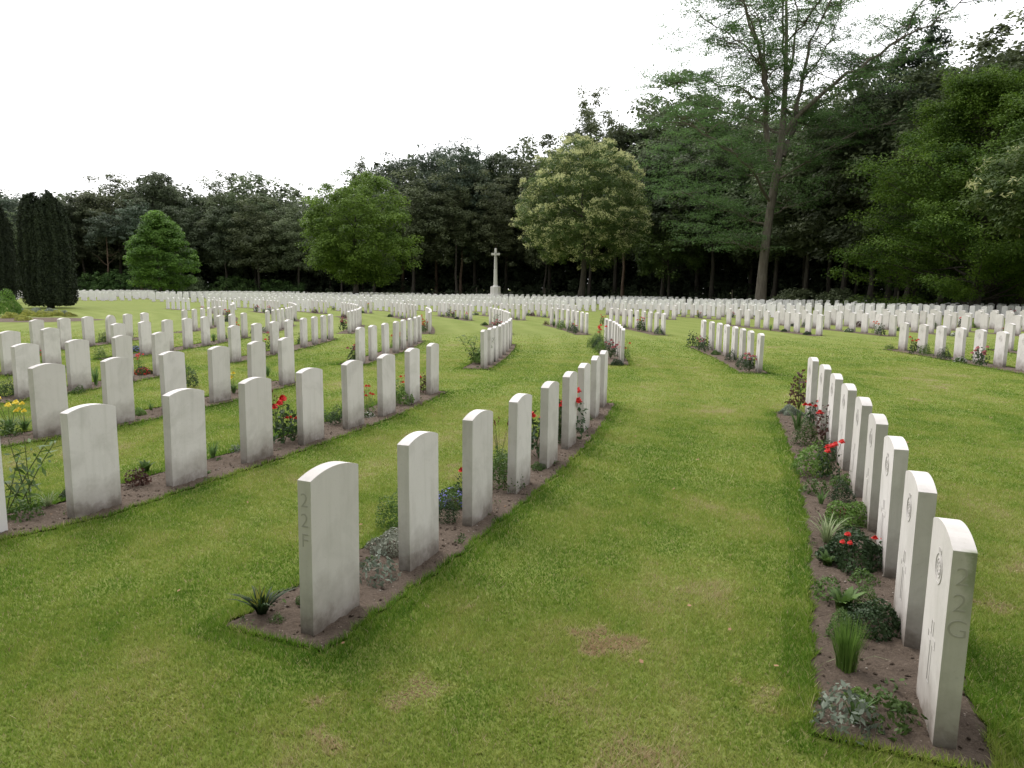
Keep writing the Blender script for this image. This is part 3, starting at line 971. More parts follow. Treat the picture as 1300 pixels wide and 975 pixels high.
# beech on the right, branches sweeping to the ground in flat sprays
def beech(px, yd, top_px, rx, seed, label):
    rng = np.random.default_rng(seed)
    x, h = px_tree(px, yd, top_px)
    root = link('beech_tree', None, None, None, (x, yd, 0))
    tag(root, label, 'tree')
    parts, segs = [], []
    tr = wander((0, 0, -.2), (0.3, 0, h * .96), 10, 0.15, rng)
    segs.append((tr, 0.45 * (1 - np.linspace(0, 1, 10) * .93)))
    C, D = [], []
    for i in range(240):
        f = rng.uniform(0.03, 0.97)
        z0 = f * h
        reach = rx * (np.interp(f, [0, .12, .3, .6, .85, 1], [.8, 1.0, 1.0, .78, .45, .1])) * rng.uniform(.72, 1.08)
        a = rng.uniform(0, 2 * PI)
        tip = np.array([math.cos(a) * reach, math.sin(a) * reach, z0 + reach * rng.uniform(-0.05, 0.55)])
        if tip[2] < .6: tip[2] = .6
        ln = wander((0, 0, z0 * .92), tip, 8, 0.13, rng)
        segs.append((ln, 0.09 * (1 - np.linspace(0, 1, 8) * .85)))
        for q in range(3, 8):
            for s_ in range(3):
                C.append(ln[q] + rng.normal(0, .45, 3) * np.array([1, 1, .4])); D.append([math.cos(a), math.sin(a), .3])
    V, F, T = clump_leaves(np.array(C), np.array(D), 1.0, 84, 0.18, 0.55, rng, .6, 0.5)
    link('crown', mesh_np('beech_crown', V, F, T), F_BEECH, root)
    tv, tf = tubes(segs, 5)
    link('trunk', mesh_np('beech_trunk', tv, tf, smooth=True), BARK_OAK, root)
beech(1238, 56, 112, 9.2, 41, 'bushy green beech sweeping to the ground at the right')
beech(1330, 62, 78, 10.0, 42, 'taller beech at the right edge rising behind the bushy beech')

# tall thin-crowned locust tree with forked limbs
def locust():
    yd = 74.0
    rng = np.random.default_rng(7)
    x = bearing(967, yd)
    root = link('locust_tree', None, None, None, (x, yd, 0))
    tag(root, 'tallest tree, pale bare trunk forking into an open feathery crown', 'tree')
    k = yd / FPX
    def W(px, py, dy=0.0):         # picture plane of the tree to its own local metres
        return np.array([(px - 967) * k, dy, (369 - py) * k + CAM_H])
    main = [W(966, 384), W(967, 340), W(970, 290), W(976, 235), W(981, 190), W(984, 120, .5), W(984, 60, 1), W(981, 0, 1.2), W(985, -50, 1.5)]
    segs = [(np.array(main), [0.60, 0.48, 0.43, 0.40, 0.33, 0.25, 0.17, 0.11, 0.04])]
    limbs = [
        ([W(970, 215), W(957, 165, -1), W(950, 125, -2), W(935, 85, -3), W(915, 40, -3), W(905, -20, -3)], .30),
        ([W(984, 205), W(1002, 160, 1), W(1012, 110, 2), W(1022, 60, 2), W(1040, 10, 2), W(1050, -40, 2)], .28),
        ([W(985, 180), W(1010, 140, -2), W(1050, 115, -3), W(1085, 90, -4), W(1110, 50, -4), W(1145, 10, -5)], .24),
        ([W(950, 125, -2), W(930, 108, -4), W(900, 92, -5), W(865, 75, -6)], .13),
        ([W(984, 120, .5), W(1000, 80, 3), W(1010, 30, 4), W(1000, -30, 5)], .2),
        ([W(957, 165, -1), W(963, 110, 1), W(958, 55, 2), W(945, 0, 3)], .2),
        ([W(972, 260), W(940, 235, -3), W(905, 212, -5), W(860, 190, -6), W(830, 178, -7)], .16),
        ([W(970, 290), W(945, 275, 2), W(915, 262, 3), W(875, 240, 5)], .12),
        ([W(976, 235), W(1005, 215, -2), W(1040, 190, -4), W(1075, 180, -5)], .13),
        ([W(985, 180), W(950, 150, 4), W(910, 130, 6), W(870, 120, 7)], .15),
        ([W(984, 150), W(1030, 160, 4), W(1070, 150, 5), W(1110, 140, 6)], .13),
        ([W(955, 150, -1), W(935, 120, 2), W(905, 100, 5), W(880, 95, 7), W(850, 100, 8)], .12),
        ([W(935, 85, -3), W(905, 60, -6), W(875, 45, -8), W(840, 30, -9)], .10),
        ([W(915, 40, -3), W(890, 20, -1), W(865, 0, 0), W(850, -20, 0)], .08),
        ([W(984, 90, 1), W(965, 50, -2), W(955, 10, -4), W(945, -30, -5)], .12),
        ([W(984, 70, 1), W(1000, 45, -3), W(1020, 15, -5), W(1035, -30, -6)], .10),
        ([W(1012, 110, 2), W(1045, 70, 4), W(1070, 30, 6), W(1085, -20, 7)], .11),
        ([W(1050, 115, -3), W(1075, 110, -1), W(1110, 95, 1), W(1135, 88, 2)], .09),
        ([W(1085, 90, -4), W(1120, 70, -6), W(1150, 45, -7), W(1180, 20, -8)], .09),
        ([W(1002, 160, 1), W(985, 120, 4), W(975, 80, 6), W(968, 30, 7)], .12),
        ([W(968, 320), W(945, 318, -2), W(918, 312, -3)], .08),
        ([W(972, 280), W(1000, 262, 2), W(1025, 258, 3)], .09)]
    C, D, dense = [], [], []
    for pts, r in limbs:
        pts = np.array(pts)
        ts = np.linspace(0, len(pts) - 1, len(pts) * 3)
        fine = np.stack([np.interp(ts, range(len(pts)), pts[:, q]) for q in range(3)], -1)
        fine[1:] += rng.normal(0, .16, (len(fine) - 1, 3))
        segs.append((fine, r * (1 - np.linspace(0, 1, len(fine)) * .85)))
        for i in range(len(pts) - 1):
            for s_ in range(9):
                t = rng.random()
                p = pts[i] * (1 - t) + pts[i + 1] * t
                if i == 0 and t < .5: continue
                a = rng.uniform(0, 2 * PI)
                L_ = rng.uniform(1.5, 4.2)
                tip = p + np.array([math.cos(a) * L_, math.sin(a) * L_, rng.uniform(-.1, .9) * L_ * .6])
                ln = wander(p, tip, 5, .12, rng)
                segs.append((ln, 0.05 * (1 - np.linspace(0, 1, 5) * .8)))
                for q in (2, 3, 4):
                    for u in range(2):
                        C.append(ln[q] + rng.normal(0, .5, 3) * np.array([1, 1, .4])); D.append([0, 0, .4])
    C, D = np.array(C), np.array(D)
    # the lower left of the crown carries dense flat layers
    add = []
    for cx_, cy_, wx, wz, n in ((880, 150, 55, 14, 45), (850, 190, 45, 14, 40), (900, 215, 60, 16, 60), (850, 240, 42, 14, 30), (905, 262, 50, 14, 45),
                                (880, 300, 45, 12, 34), (935, 185, 40, 14, 40), (1040, 165, 55, 16, 45), (1060, 215, 45, 14, 26), (1080, 120, 45, 14, 26),
                                (940, 300, 25, 7, 14), (855, 62, 40, 26, 26), (895, 22, 50, 24, 24), (1010, 60, 60, 28, 16), (990, 10, 55, 20, 12), (1095, 52, 50, 18, 16), (1145, 15, 40, 12, 12), (865, 105, 52, 20, 30), (930, 70, 50, 25, 14), (950, 105, 45, 18, 7), (1060, 130, 50, 14, 14), (1010, 240, 40, 12, 26), (875, 115, 40, 12, 20)):
        for _ in range(n):
            w_ = W(cx_ + rng.normal(0, wx * .55), cy_ + rng.normal(0, wz), rng.normal(0, 4.2))
            add.append(w_)
    A_ = np.array(add)
    V1, F1, T1 = clump_leaves(C, D, 0.9, 44, 0.19, 0.32, rng, 1.2, 0.45)
    V2, F2, T2 = clump_leaves(A_, np.tile([[0, 0, .4]], (len(A_), 1)), 1.25, 75, 0.18, 0.28, rng, 1.2, 0.45)
    V, F, T = join([(V1, F1, T1), (V2, F2, np.clip(T2 + .1, 0, 1))])
    link('crown', mesh_np('locust_crown', V, F, T), F_LOCUST, root)
    tv, tf = tubes(segs, 7)
    link('trunk', mesh_np('locust_trunk', tv, tf, smooth=True), BARK_PALE, root)
locust()

# ------------------------------------------------------------------ the wood behind
WP = {
 'oak': ('oak_tree', tree_meshes('w_oak', 51, 20, 6.0, 2.6, .32, 190, 1.5, 125, 0.36, 0.55), F_WOOD, BARK_OAK, 'round-crowned oak'),
 'oak2': ('oak_tree', tree_meshes('w_oak2', 52, 21, 5.2, 2.2, .30, 190, 1.35, 120, 0.36, 0.55, 'ball', .5), F_WOOD2, BARK_OAK, 'dark narrow oak'),
 'ash': ('ash_tree', tree_meshes('w_ash', 53, 22, 4.9, 3.8, .27, 180, 1.1, 95, 0.30, 0.6, 'ball', .7), F_WOOD, BARK_OAK, 'loose-crowned ash'),
 'pine': ('pine_tree', tree_meshes('w_pine', 54, 21, 4.2, 8.5, .26, 150, 1.2, 60, 0.30, 0.42, 'dome', .55, -.6), F_PINE, BARK_PINE, 'dark flat-layered pine'),
 'birch': ('birch_tree', tree_meshes('w_birch', 55, 19, 3.8, 2.5, .18, 220, 0.9, 62, 0.28, 0.9, 'cone', .6), F_WOOD, BARK_OAK, 'slender feathery birch'),
 'fir': ('fir_tree', tree_meshes('w_fir', 56, 24, 4.0, 3.0, .28, 330, 0.9, 44, 0.30, 0.35, 'cone', .45, -.9), F_PINE, BARK_OAK, 'pointed dark fir'),
}
SKY = [(-120, 232), (0, 228), (30, 232), (60, 235), (90, 238), (125, 228), (150, 232), (170, 216), (200, 205), (230, 220), (262, 236), (300, 218), (332, 215), (360, 226),
       (395, 232), (440, 236), (462, 200), (480, 186), (510, 178), (535, 190), (555, 172), (590, 168), (615, 186), (640, 176), (662, 160), (690, 182), (712, 162),
       (735, 140), (752, 120), (775, 145), (800, 132), (830, 110), (900, 110), (1000, 105), (1090, 80), (1130, 55), (1165, 38), (1190, 60), (1215, 66), (1250, 55), (1290, 38), (1420, 25)]
def sky_top(px): return float(np.interp(px, [p[0] for p in SKY], [p[1] for p in SKY]))
KH = {'oak': 20.4, 'oak2': 21.8, 'ash': 23, 'pine': 21.6, 'birch': 19.5, 'fir': 24.3}
rngw = random.Random(9)
special = {752: 'birch', 1165: 'fir', 200: 'oak2', 480: 'ash', 570: 'oak', 662: 'oak'}
seq = ['oak', 'pine', 'oak2', 'birch', 'oak', 'ash', 'oak2', 'oak', 'pine', 'oak', 'ash', 'oak2']
def wood_rank(R, px0, px1, step, frac, jit, where, off):
    pxs, px = [], px0
    while px < px1:
        pxs.append(px)
        _, yy = ring_hit(px, R)
        px += step / yy * FPX * rngw.uniform(.8, 1.2)
    for i, px in enumerate(pxs):
        x, y = ring_hit(px, R + rngw.uniform(-jit, jit))
        kind = seq[(i * 5 + off) % len(seq)]
        for sp, kd in special.items():
            if abs(px - sp) < 14 and where == 'second': kind = kd
        nm, ms, fo, bk, ph = WP[kind]
        hor = 366 + ROLL * (px - 650)
        H = (hor - sky_top(px)) / FPX * y + CAM_H
        H *= frac * rngw.uniform(.93, 1.03)
        s = H / KH[kind]
        shown = 15 < px < 1290
        rootn = f"{ph}, {ords(i + 1)} from the left in the wood's {where} line of trees"
        tree(nm, ms, x, y, fo, bk, rootn, 'tree', 'trees of the wood', s * rngw.uniform(.95, 1.12), None, s)
wood_rank(107, -70, 1390, 7.2, 0.80, 1.5, 'front', 0)
wood_rank(114, -80, 1400, 6.6, 0.97, 2.0, 'second', 3)
# special skyline accents
def accent(kind, px, R, top, label, sx=1.0):
    x, y = ring_hit(px, R)
    nm, ms, fo, bk, ph = WP[kind]
    H = (366 + ROLL * (px - 650) - top) / FPX * y + CAM_H
    s = H / KH[kind]
    tree(nm, ms, x, y, fo, bk, label, 'tree', 'trees of the wood', s * sx, 1.0, s)
accent('ash', 748, 110, 124, 'loose pointed crown rising above the catkin covered chestnut', .85)
accent('fir', 1160, 108, 36, 'tall dark fir rising above the wood right of the tallest tree', .9)
accent('oak2', 203, 111, 205, 'high dark crown rising behind the cone-shaped bright tree', .85)
accent('pine', 585, 109, 168, 'high layered pine crown above and left of the stone cross', .8)
for kd, px, R_, tp, lb in (('oak', 1020, 104, 150, 'dense oak directly right of the tallest trunk, lowest of the right wood'),
        ('oak', 1068, 103, 120, 'dense oak in the gap between the tallest tree and the beeches'),
        ('oak2', 1105, 100, 92, 'narrow dark oak just left of the two firs'),
        ('fir', 1128, 104, 62, 'shorter of the two dark firs, on the left'),
        ('oak', 1150, 99, 110, 'dense oak standing below the tallest fir'),
        ('oak2', 1196, 101, 62, 'narrow dark oak just right of the tallest fir'),
        ('oak', 1228, 98, 72, 'dense oak crown rising behind the bushy beech'),
        ('oak2', 1262, 100, 50, 'narrow dark oak behind the beeches near the right edge'),
        ('oak', 1296, 98, 40, 'highest dense oak crown at the right edge above the beeches'),
        ('oak', 1335, 97, 34, 'dense oak crown cut off by the right edge')):
    accent(kd, px, R_, tp, lb, 1.05)
# deep wood: further ranks nobody could count, one mass
def deep_wood():
    rng = np.random.default_rng(77)
    Cs, Ds = [], []
    for R, fr in ((121, .9), (128, .88), (136, .86)):
        px = -120
        while px < 1440:
            x, y = ring_hit(px, R + rng.uniform(-2, 2))
            hor = 366 + ROLL * (px - 650)
            H = ((hor - sky_top(px)) / FPX * y + CAM_H) * rng.uniform(fr - .07, fr + .04)
            C, D = crown_clumps(130, (x, y, H * .52), 4.8, H * .48, rng, .5, -1)
            Cs.append(C); Ds.append(D)
            px += 5.5 / y * FPX
    C, D = np.concatenate(Cs), np.concatenate(Ds)
    V, F, T = clump_leaves(C, D, 1.7, 26, 0.85, 0.8, rng)
    tag(link('deep_woodland', mesh_np('deep_woodland', V, F, T), F_WOOD2), 'dense dark mass of woodland behind the first trees', 'woodland', kind='stuff')
deep_wood()
def undergrowth():
    rng = np.random.default_rng(78)
    Vs = []
    for R, n, hh, cr, per, sz in ((105.5, 240, .8, .8, 60, .26), (113, 500, 2.6, 1.2, 50, .4), (119, 700, 5.5, 1.7, 50, .6), (126, 900, 8, 2.0, 45, .8), (135, 1300, 9, 2.4, 45, 1.0), (142, 2200, 13, 2.6, 45, 1.4)):
        a = np.degrees(np.linspace(rad(-12), rad(140), n)) + rng.normal(0, .15, n)
        r = R + rng.normal(0, 1.2, n)
        C = np.stack([CX + r * np.cos(np.radians(a)), CY + r * np.sin(np.radians(a)), rng.random(n) * hh + .2], -1)
        Vs.append(clump_leaves(C, np.tile([[0, 0, .5]], (len(C), 1)), cr, per, sz, 0.75, rng))
    V, F, T = join(Vs)
    tag(link('undergrowth', mesh_np('undergrowth', V, F, T), F_WOOD2), 'dark undergrowth along the foot of the wood', 'undergrowth', kind='stuff')
undergrowth()
def near_wood():
    # the belt of trees at the cemetery's edge, behind where the photographer stood
    rng = np.random.default_rng(80)
    Cs = []
    for yy in (-8.5, -13):
        for xx in np.arange(-46, 47, 5.5):
            C, D = crown_clumps(60, (xx + rng.normal(0, 1), yy + rng.normal(0, .8), 8.5), 4.2, 8.0, rng, .45, -1)
            Cs.append((C, D))
    C = np.concatenate([c for c, d in Cs]); D = np.concatenate([d for c, d in Cs])
    V, F, T = clump_leaves(C, D, 1.6, 40, 0.6, 0.75, rng)
    tag(link('woodland_edge', mesh_np('woodland_edge', V, F, T), F_WOOD), 'belt of trees closing the near side of the cemetery', 'woodland', kind='stuff')
near_wood()
def shrub(px0, px1, R, top_px, name, label, fol, seed, n=60):
    rng = np.random.default_rng(seed)
    x0, y0 = ring_hit(px0, R); x1, y1 = ring_hit(px1, R)
    xm, ym = (x0 + x1) / 2, (y0 + y1) / 2
    w = math.hypot(x1 - x0, y1 - y0) / 2
    h = (366 + ROLL * ((px0 + px1) / 2 - 650) - top_px) / FPX * ym + CAM_H
    d = unit(rng.normal(size=(n, 3)))
    d[:, 2] = np.abs(d[:, 2])
    C = d * (rng.random((n, 1)) ** .4) * np.array([w, 1.5, h * .85])
    C[:, 2] += .3
    V, F, T = clump_leaves(C, d, .8, 90, .24, .7, rng)
    o = link(name, mesh_np(name, V, F, T), fol, None, (xm, ym, 0))
    o.rotation_euler[2] = math.atan2(y1 - y0, x1 - x0)
    tag(o, label, 'shrub', 'shrubs at the foot of the wood')
shrub(96, 150, 103.5, 345, 'rhododendron', 'green rhododendron beside the cone-shaped tree, leftmost of the wood-edge shrubs', F_SHRUB, 1)
shrub(126, 178, 104.5, 338, 'rhododendron', 'mid green rhododendron touching the left of the bright cone-shaped tree', F_SHRUB, 2)
shrub(228, 262, 103, 352, 'rhododendron', 'low brownish shrub just right of the bright cone-shaped tree', F_WOOD, 3)
shrub(262, 330, 104, 350, 'rhododendron', 'long low green rhododendron between the bright tree and olive dome tree', F_SHRUB, 4)
shrub(320, 392, 104, 353, 'rhododendron', 'low green rhododendron at the left foot of the olive dome tree', F_SHRUB, 5)
shrub(985, 1040, 98, 370, 'bramble_bush', 'low dark bush just right of the tallest trunk', F_WOOD, 6)
shrub(1040, 1110, 97, 372, 'bramble_bush', 'low dark bush left of the bushy beech', F_WOOD, 7)
def post(px, R, label):
    x, y = ring_hit(px, R)
    bm = bmesh.new(); quad_box(bm, -.05, .05, -.05, .05, -.1, 1.75)
    bmesh.ops.bevel(bm, geom=bm.edges[:], offset=.015, segments=1, affect='EDGES')
    tag(link('fence_post', bm_mesh('fence_post', bm), BARK_PALE, None, (x, y, 0)), label, 'post', 'boundary posts before the wood')
post(605, 102, 'thin grey post left of the stone cross')
post(692, 102, 'thin grey post between the stone cross and chestnut trunk')
post(814, 102, 'thin grey post right of the chestnut')
post(930, 100, 'thin grey post left of the tallest trunk')
post(1141, 88, 'thin grey post left of the beech')

# ------------------------------------------------------------------ bed plants
def strips(n, L0, w, spread, droop, rng, seg=4, r0=0.02, upright=0.0):
    """arching tapered blades from a common foot"""
    V, F = [], []
    for i in range(n):
        a = rng.uniform(0, 2 * PI)
        l = L0 * rng.uniform(.6, 1.1)
        out = spread * rng.uniform(.15, 1.0) * (1 - upright)
        px_, py_ = r0 * math.cos(a) * rng.random(), r0 * math.sin(a) * rng.random()
        side = np.array([-math.sin(a), math.cos(a), 0])
        ww = w * rng.uniform(.7, 1.2)
        for s in range(seg + 1):
            t = s / seg
            h = l * (t - droop * t ** 2.6)
            o_ = out * l * t ** 1.4
            c = np.array([px_ + math.cos(a) * o_, py_ + math.sin(a) * o_, h])
            wd = ww * (1 - t ** 1.7) * .5 + .0004
            V += [c - side * wd, c + side * wd]
        b = i * (seg + 1) * 2
        for s in range(seg):
            F.append((b + 2 * s, b + 2 * s + 1, b + 2 * s + 3, b + 2 * s + 2))
    return np.array(V), np.array(F), np.repeat(rng.random(n), seg)
def dome(n, r, h, size, rng, aspect=.55, fill=.55, lift=0.0):
    d = unit(rng.normal(size=(n, 3))); d[:, 2] = np.abs(d[:, 2])
    b = 1 + .16 * np.sin(d[:, 0] * 5 + 1) + .13 * np.sin(d[:, 1] * 7)
    P = d * (rng.random((n, 1)) ** (1 - fill) * .5 + .5) * b[:, None] * np.array([r, r, h]) + np.array([0, 0, lift])
    V, F = leaf_quads(P, size, d, 1.1, aspect, rng)
    return V, F, np.clip(.25 + .5 * rng.random(n), 0, 1)
def bloom(r, rng, petals=9):
    """a many-petalled bloom"""
    P, Bi = [], []
    for ring_, (n, rr, zz) in enumerate(((petals, 1.0, 0.0), (petals - 2, .65, .25), (5, .35, .45))):
        for i in range(n):
            a = 2 * PI * i / n + ring_ * .5
            P.append((math.cos(a) * r * rr * .6, math.sin(a) * r * rr * .6, r * zz)); Bi.append((math.cos(a) * .6, math.sin(a) * .6, 1))
    V, F = leaf_quads(np.array(P), r * 1.05, unit(np.array(Bi, float)), 3.0, .85, rng)
    return mesh_np('bloom', V, F, smooth=True)
def stems(pts_list, r=.0022):
    tv, tf = tubes([(np.array(p), np.linspace(r * 1.4, r * .7, len(p))) for p in pts_list], 4)
    return mesh_np('stems', tv, tf)
prng = np.random.default_rng(300)
BLOOMS = {c: bloom(r, prng) for c, r in (('red', .040), ('small', .018))}
VARIANTS = {}
def plant_parts(kind, v):
    key = (kind, v)
    if key in VARIANTS: return VARIANTS[key]
    rng = np.random.default_rng(abs(hash_(kind)) % 9999 + v * 17)
    parts = []       # (part name, mesh, material, location)
    def fol(v_, f_, t_, mat, nm='foliage'):
        me = mesh_np(nm, v_, f_, t_); me.materials.append(mat); parts.append((nm, me, (0, 0, 0)))
    def flowers(n, rad_, z0, z1, mat, sz, size_key='red', st=True):
        pl = []
        me0 = BLOOMS[size_key].copy(); me0.materials.append(mat)
        for i in range(n):
            a, r_ = rng.uniform(0, 2 * PI), rad_ * math.sqrt(rng.random())
            p = (r_ * math.cos(a), r_ * math.sin(a), rng.uniform(z0, z1))
            parts.append(('flower', me0, p))
            pl.append([(0, 0, 0), (p[0] * .6, p[1] * .6, p[2] * .6), p])
        if st and pl:
            me = stems(pl); me.materials.append(P_STEM); parts.append(('stem', me, (0, 0, 0)))
    if kind in ('rose', 'rose_maroon', 'rose_pink', 'rose_plain'):
        mat = P_MAROON if kind == 'rose_maroon' else P_DARK
        V, F, T = dome(190, .13, .30, .038, rng, .65, .7, .03)
        fol(V, F, T, mat)
        ns = [(0, 0, 0)]
        pl = [[(0, 0, 0), (rng.normal(0, .03), rng.normal(0, .03), .12), (rng.normal(0, .08), rng.normal(0, .08), .28)] for _ in range(5)]
        me = stems(pl, .003); me.materials.append(P_STEM); parts.append(('cane', me, (0, 0, 0)))
        if kind == 'rose': flowers(4 + v % 2, .12, .30, .40, FL_RED, .03)
        if kind == 'rose_maroon': flowers(1 + v % 2, .11, .2, .3, FL_RED, .03)
        if kind == 'rose_pink': flowers(9, .14, .2, .36, FL_PINK, .03, 'red')
    elif kind in ('cushion', 'cushion_dark', 'cushion_bright', 'cushion_grey', 'cushion_blue', 'cushion_white', 'cushion_red', 'cushion_yellow', 'cushion_silver'):
        mat = {'cushion': P_GREEN, 'cushion_dark': P_DARK, 'cushion_bright': P_BRIGHT, 'cushion_grey': P_GREY, 'cushion_blue': P_GREEN, 'cushion_white': P_GREEN,
               'cushion_red': P_DARK, 'cushion_yellow': P_YELLOW, 'cushion_silver': P_SILVER}[kind]
        V, F, T = dome(2600, .135, .105, .0145, rng, .65, .85)
        fol(V, F, T, mat)
        fl = {'cushion_blue': FL_BLUE, 'cushion_white': FL_WHITE, 'cushion_red': FL_RED}.get(kind)
        if fl:
            d = unit(rng.normal(size=(190, 3))); d[:, 2] = np.abs(d[:, 2])
            V, F = leaf_quads(d * np.array([.14, .14, .115]), .016, d, 2.0, .9, rng)
            me = mesh_np('blossom', V, F); me.materials.append(fl); parts.append(('blossom', me, (0, 0, 0)))
    elif kind == 'shrub':
        V, F, T = dome(1500, .15, .26, .020, rng, .5, .8, .02); fol(V, F, T, P_GREEN)
    elif kind == 'shrub_dark':
        V, F, T = dome(1500, .15, .24, .020, rng, .5, .8, .02); fol(V, F, T, P_DARK)
    elif kind == 'shrub_bright':
        V, F, T = dome(1000, .15, .22, .026, rng, .5, .8, .02); fol(V, F, T, P_BRIGHT)
    elif kind == 'maroon':
        V, F, T = dome(330, .12, .16, .032, rng, .6, .8, .02); fol(V, F, T, P_MAROON)
    elif kind == 'strap':
        V, F, T = strips(46, .26, .012, .55, .25, rng); fol(V, F, T, P_STRAP)
    elif kind == 'iris':
        V, F, T = strips(22, .36, .024, .30, .05, rng); fol(V, F, T, P_STRAP)
    elif kind == 'daylily':
        V, F, T = strips(60, .26, .014, .75, .4, rng); fol(V, F, T, P_STRAP)
        flowers(4, .13, .27, .36, FL_YELLOW, .04)
    elif kind == 'pale_blades':
        V, F, T = strips(38, .24, .009, .9, .45, rng); fol(V, F, T, P_PALE)
    elif kind == 'chives':
        V, F, T = strips(260, .26, .0055, .34, .05, rng, 3, .05); fol(V, F, T, P_BRIGHT)
        V, F, T = strips(8, .22, .004, 1.0, .5, rng, 3, .03)
        me = mesh_np('dry_blade', V, F, T); me.materials.append(P_PALE); parts.append(('dry_blades', me, (0, 0, 0)))
    elif kind == 'hosta':
        V, F, T = strips(26, .17, .060, .95, .35, rng, 5); fol(V, F, T, P_GREEN)
    elif kind == 'spiky':
        V, F, T = strips(44, .17, .022, 1.0, .35, rng); fol(V, F, T, P_DARK)
        V, F, T = strips(14, .19, .018, .7, .2, rng)
        me = mesh_np('young_leaves', V, F, T); me.materials.append(P_YELLOW); parts.append(('young_leaves', me, (0, 0, 0)))
    elif kind == 'silver_leaf':
        V, F, T = dome(230, .11, .12, .029, rng, .42, .7, .01); fol(V, F, T, P_SILVER)
    elif kind == 'leafy':
        V, F, T = dome(280, .12, .11, .027, rng, .5, .7, .01); fol(V, F, T, P_GREEN)
    elif kind == 'tall':
        pl, P, B = [], [], []
        for s in range(7):
            bx, by = rng.normal(0, .04, 2); tx, ty = rng.normal(0, .11, 2); h = rng.uniform(.28, .46)
            pl.append([(bx, by, 0), ((bx + tx) / 2, (by + ty) / 2, h * .55), (tx, ty, h)])
            for k in range(20):
                t = .15 + .85 * k / 20; a = k * 2.4
                P.append((bx + (tx - bx) * t + math.cos(a) * .03, by + (ty - by) * t + math.sin(a) * .03, h * t)); B.append((math.cos(a) * .3, math.sin(a) * .3, 1))
        V, F = leaf_quads(np.array(P), .075, unit(np.array(B, float)), 1.5, .24, rng)
        fol(V, F, rng.random(len(F)), P_GREEN)
        me = stems(pl, .003); me.materials.append(P_STEM); parts.append(('stem', me, (0, 0, 0)))
    elif kind == 'tall_red':
        V, F, T = dome(420, .15, .34, .026, rng, .45, .8, .03); fol(V, F, T, P_BRIGHT)
        flowers(7, .15, .28, .46, FL_RED, .03)
    elif kind == 'orange':
        V, F, T = dome(420, .13, .26, .026, rng, .45, .8, .03); fol(V, F, T, P_GREEN)
        flowers(4, .11, .26, .36, FL_ORANGE, .03)
    elif kind == 'seedhead':
        V, F, T = strips(20, .2, .01, .6, .3, rng); fol(V, F, T, P_GREEN)
        pl = []; P = []
        for s in range(7):
            tx, ty = rng.normal(0, .07, 2); h = rng.uniform(.36, .52)
            pl.append([(0, 0, 0), (tx * .5, ty * .5, h * .5), (tx, ty, h)])
            for q in range(9): P.append((tx + rng.normal(0, .004), ty + rng.normal(0, .004), h + rng.normal(0, .016)))
        me = stems(pl, .0018); me.materials.append(P_STEM); parts.append(('stem', me, (0, 0, 0)))
        V, F = leaf_quads(np.array(P), .02, None, 0, .7, rng)
        me = mesh_np('seed_heads', V, F); me.materials.append(FL_BROWN); parts.append(('seed_heads', me, (0, 0, 0)))
    VARIANTS[key] = parts
    return parts
def hash_(s):
    return sum((i + 3) * ord(c) * 31 for i, c in enumerate(s))
NAMES = {'rose': ('rose_bush', 'rose'), 'rose_maroon': ('rose_bush', 'rose'), 'rose_pink': ('rose_bush', 'rose'), 'rose_plain': ('rose_bush', 'rose'), 'daylily': ('daylily_plant', 'daylily'),
         'iris': ('iris_plant', 'iris'), 'chives': ('chive_plant', 'chives'), 'hosta': ('hosta_plant', 'hosta'), 'shrub': ('small_shrub', 'shrub'), 'shrub_dark': ('small_shrub', 'shrub'),
         'shrub_bright': ('small_shrub', 'shrub')}
WORDS = {'rose': 'red rose bush', 'rose_maroon': 'maroon-leaved rose', 'rose_pink': 'dusky pink rose', 'rose_plain': 'flowerless rose', 'cushion': 'green cushion plant',
         'cushion_dark': 'dark green cushion', 'cushion_bright': 'bright green cushion', 'cushion_grey': 'grey-white cushion', 'cushion_blue': 'blue-flowered cushion',
         'cushion_white': 'white-flowered cushion', 'cushion_red': 'red-flowered cushion', 'shrub': 'small green shrub', 'shrub_dark': 'small dark shrub', 'shrub_bright': 'small bright shrub',
         'maroon': 'maroon-leaved plant', 'strap': 'grassy tuft', 'iris': 'sword-leaved clump', 'daylily': 'yellow daylily', 'pale_blades': 'pale grassy tuft', 'leafy': 'leafy plant',
         'silver_leaf': 'silvery plant', 'tall': 'tall leafy plant', 'tall_red': 'tall red-flowered plant', 'orange': 'orange-flowered plant', 'seedhead': 'seed-headed plant',
         'cushion_silver': 'silvery cushion', 'cushion_yellow': 'yellow-leaved cushion'}
n_plants = 0
def plant(kind, x, y, s, label, group='plants in the grave beds', v=0, flat=1.0):
    global n_plants
    nm, cat = NAMES.get(kind, ('bed_plant', 'plant'))
    root = link(nm, None, None, None, (x, y, 0.008), (0, 0, random.uniform(0, 6.28)), (s, s, s * flat))
    tag(root, label, cat, group)
    for pn, me, loc in plant_parts(kind, v):
        link(pn, me, None, root, loc)
    n_plants += 1
    return root
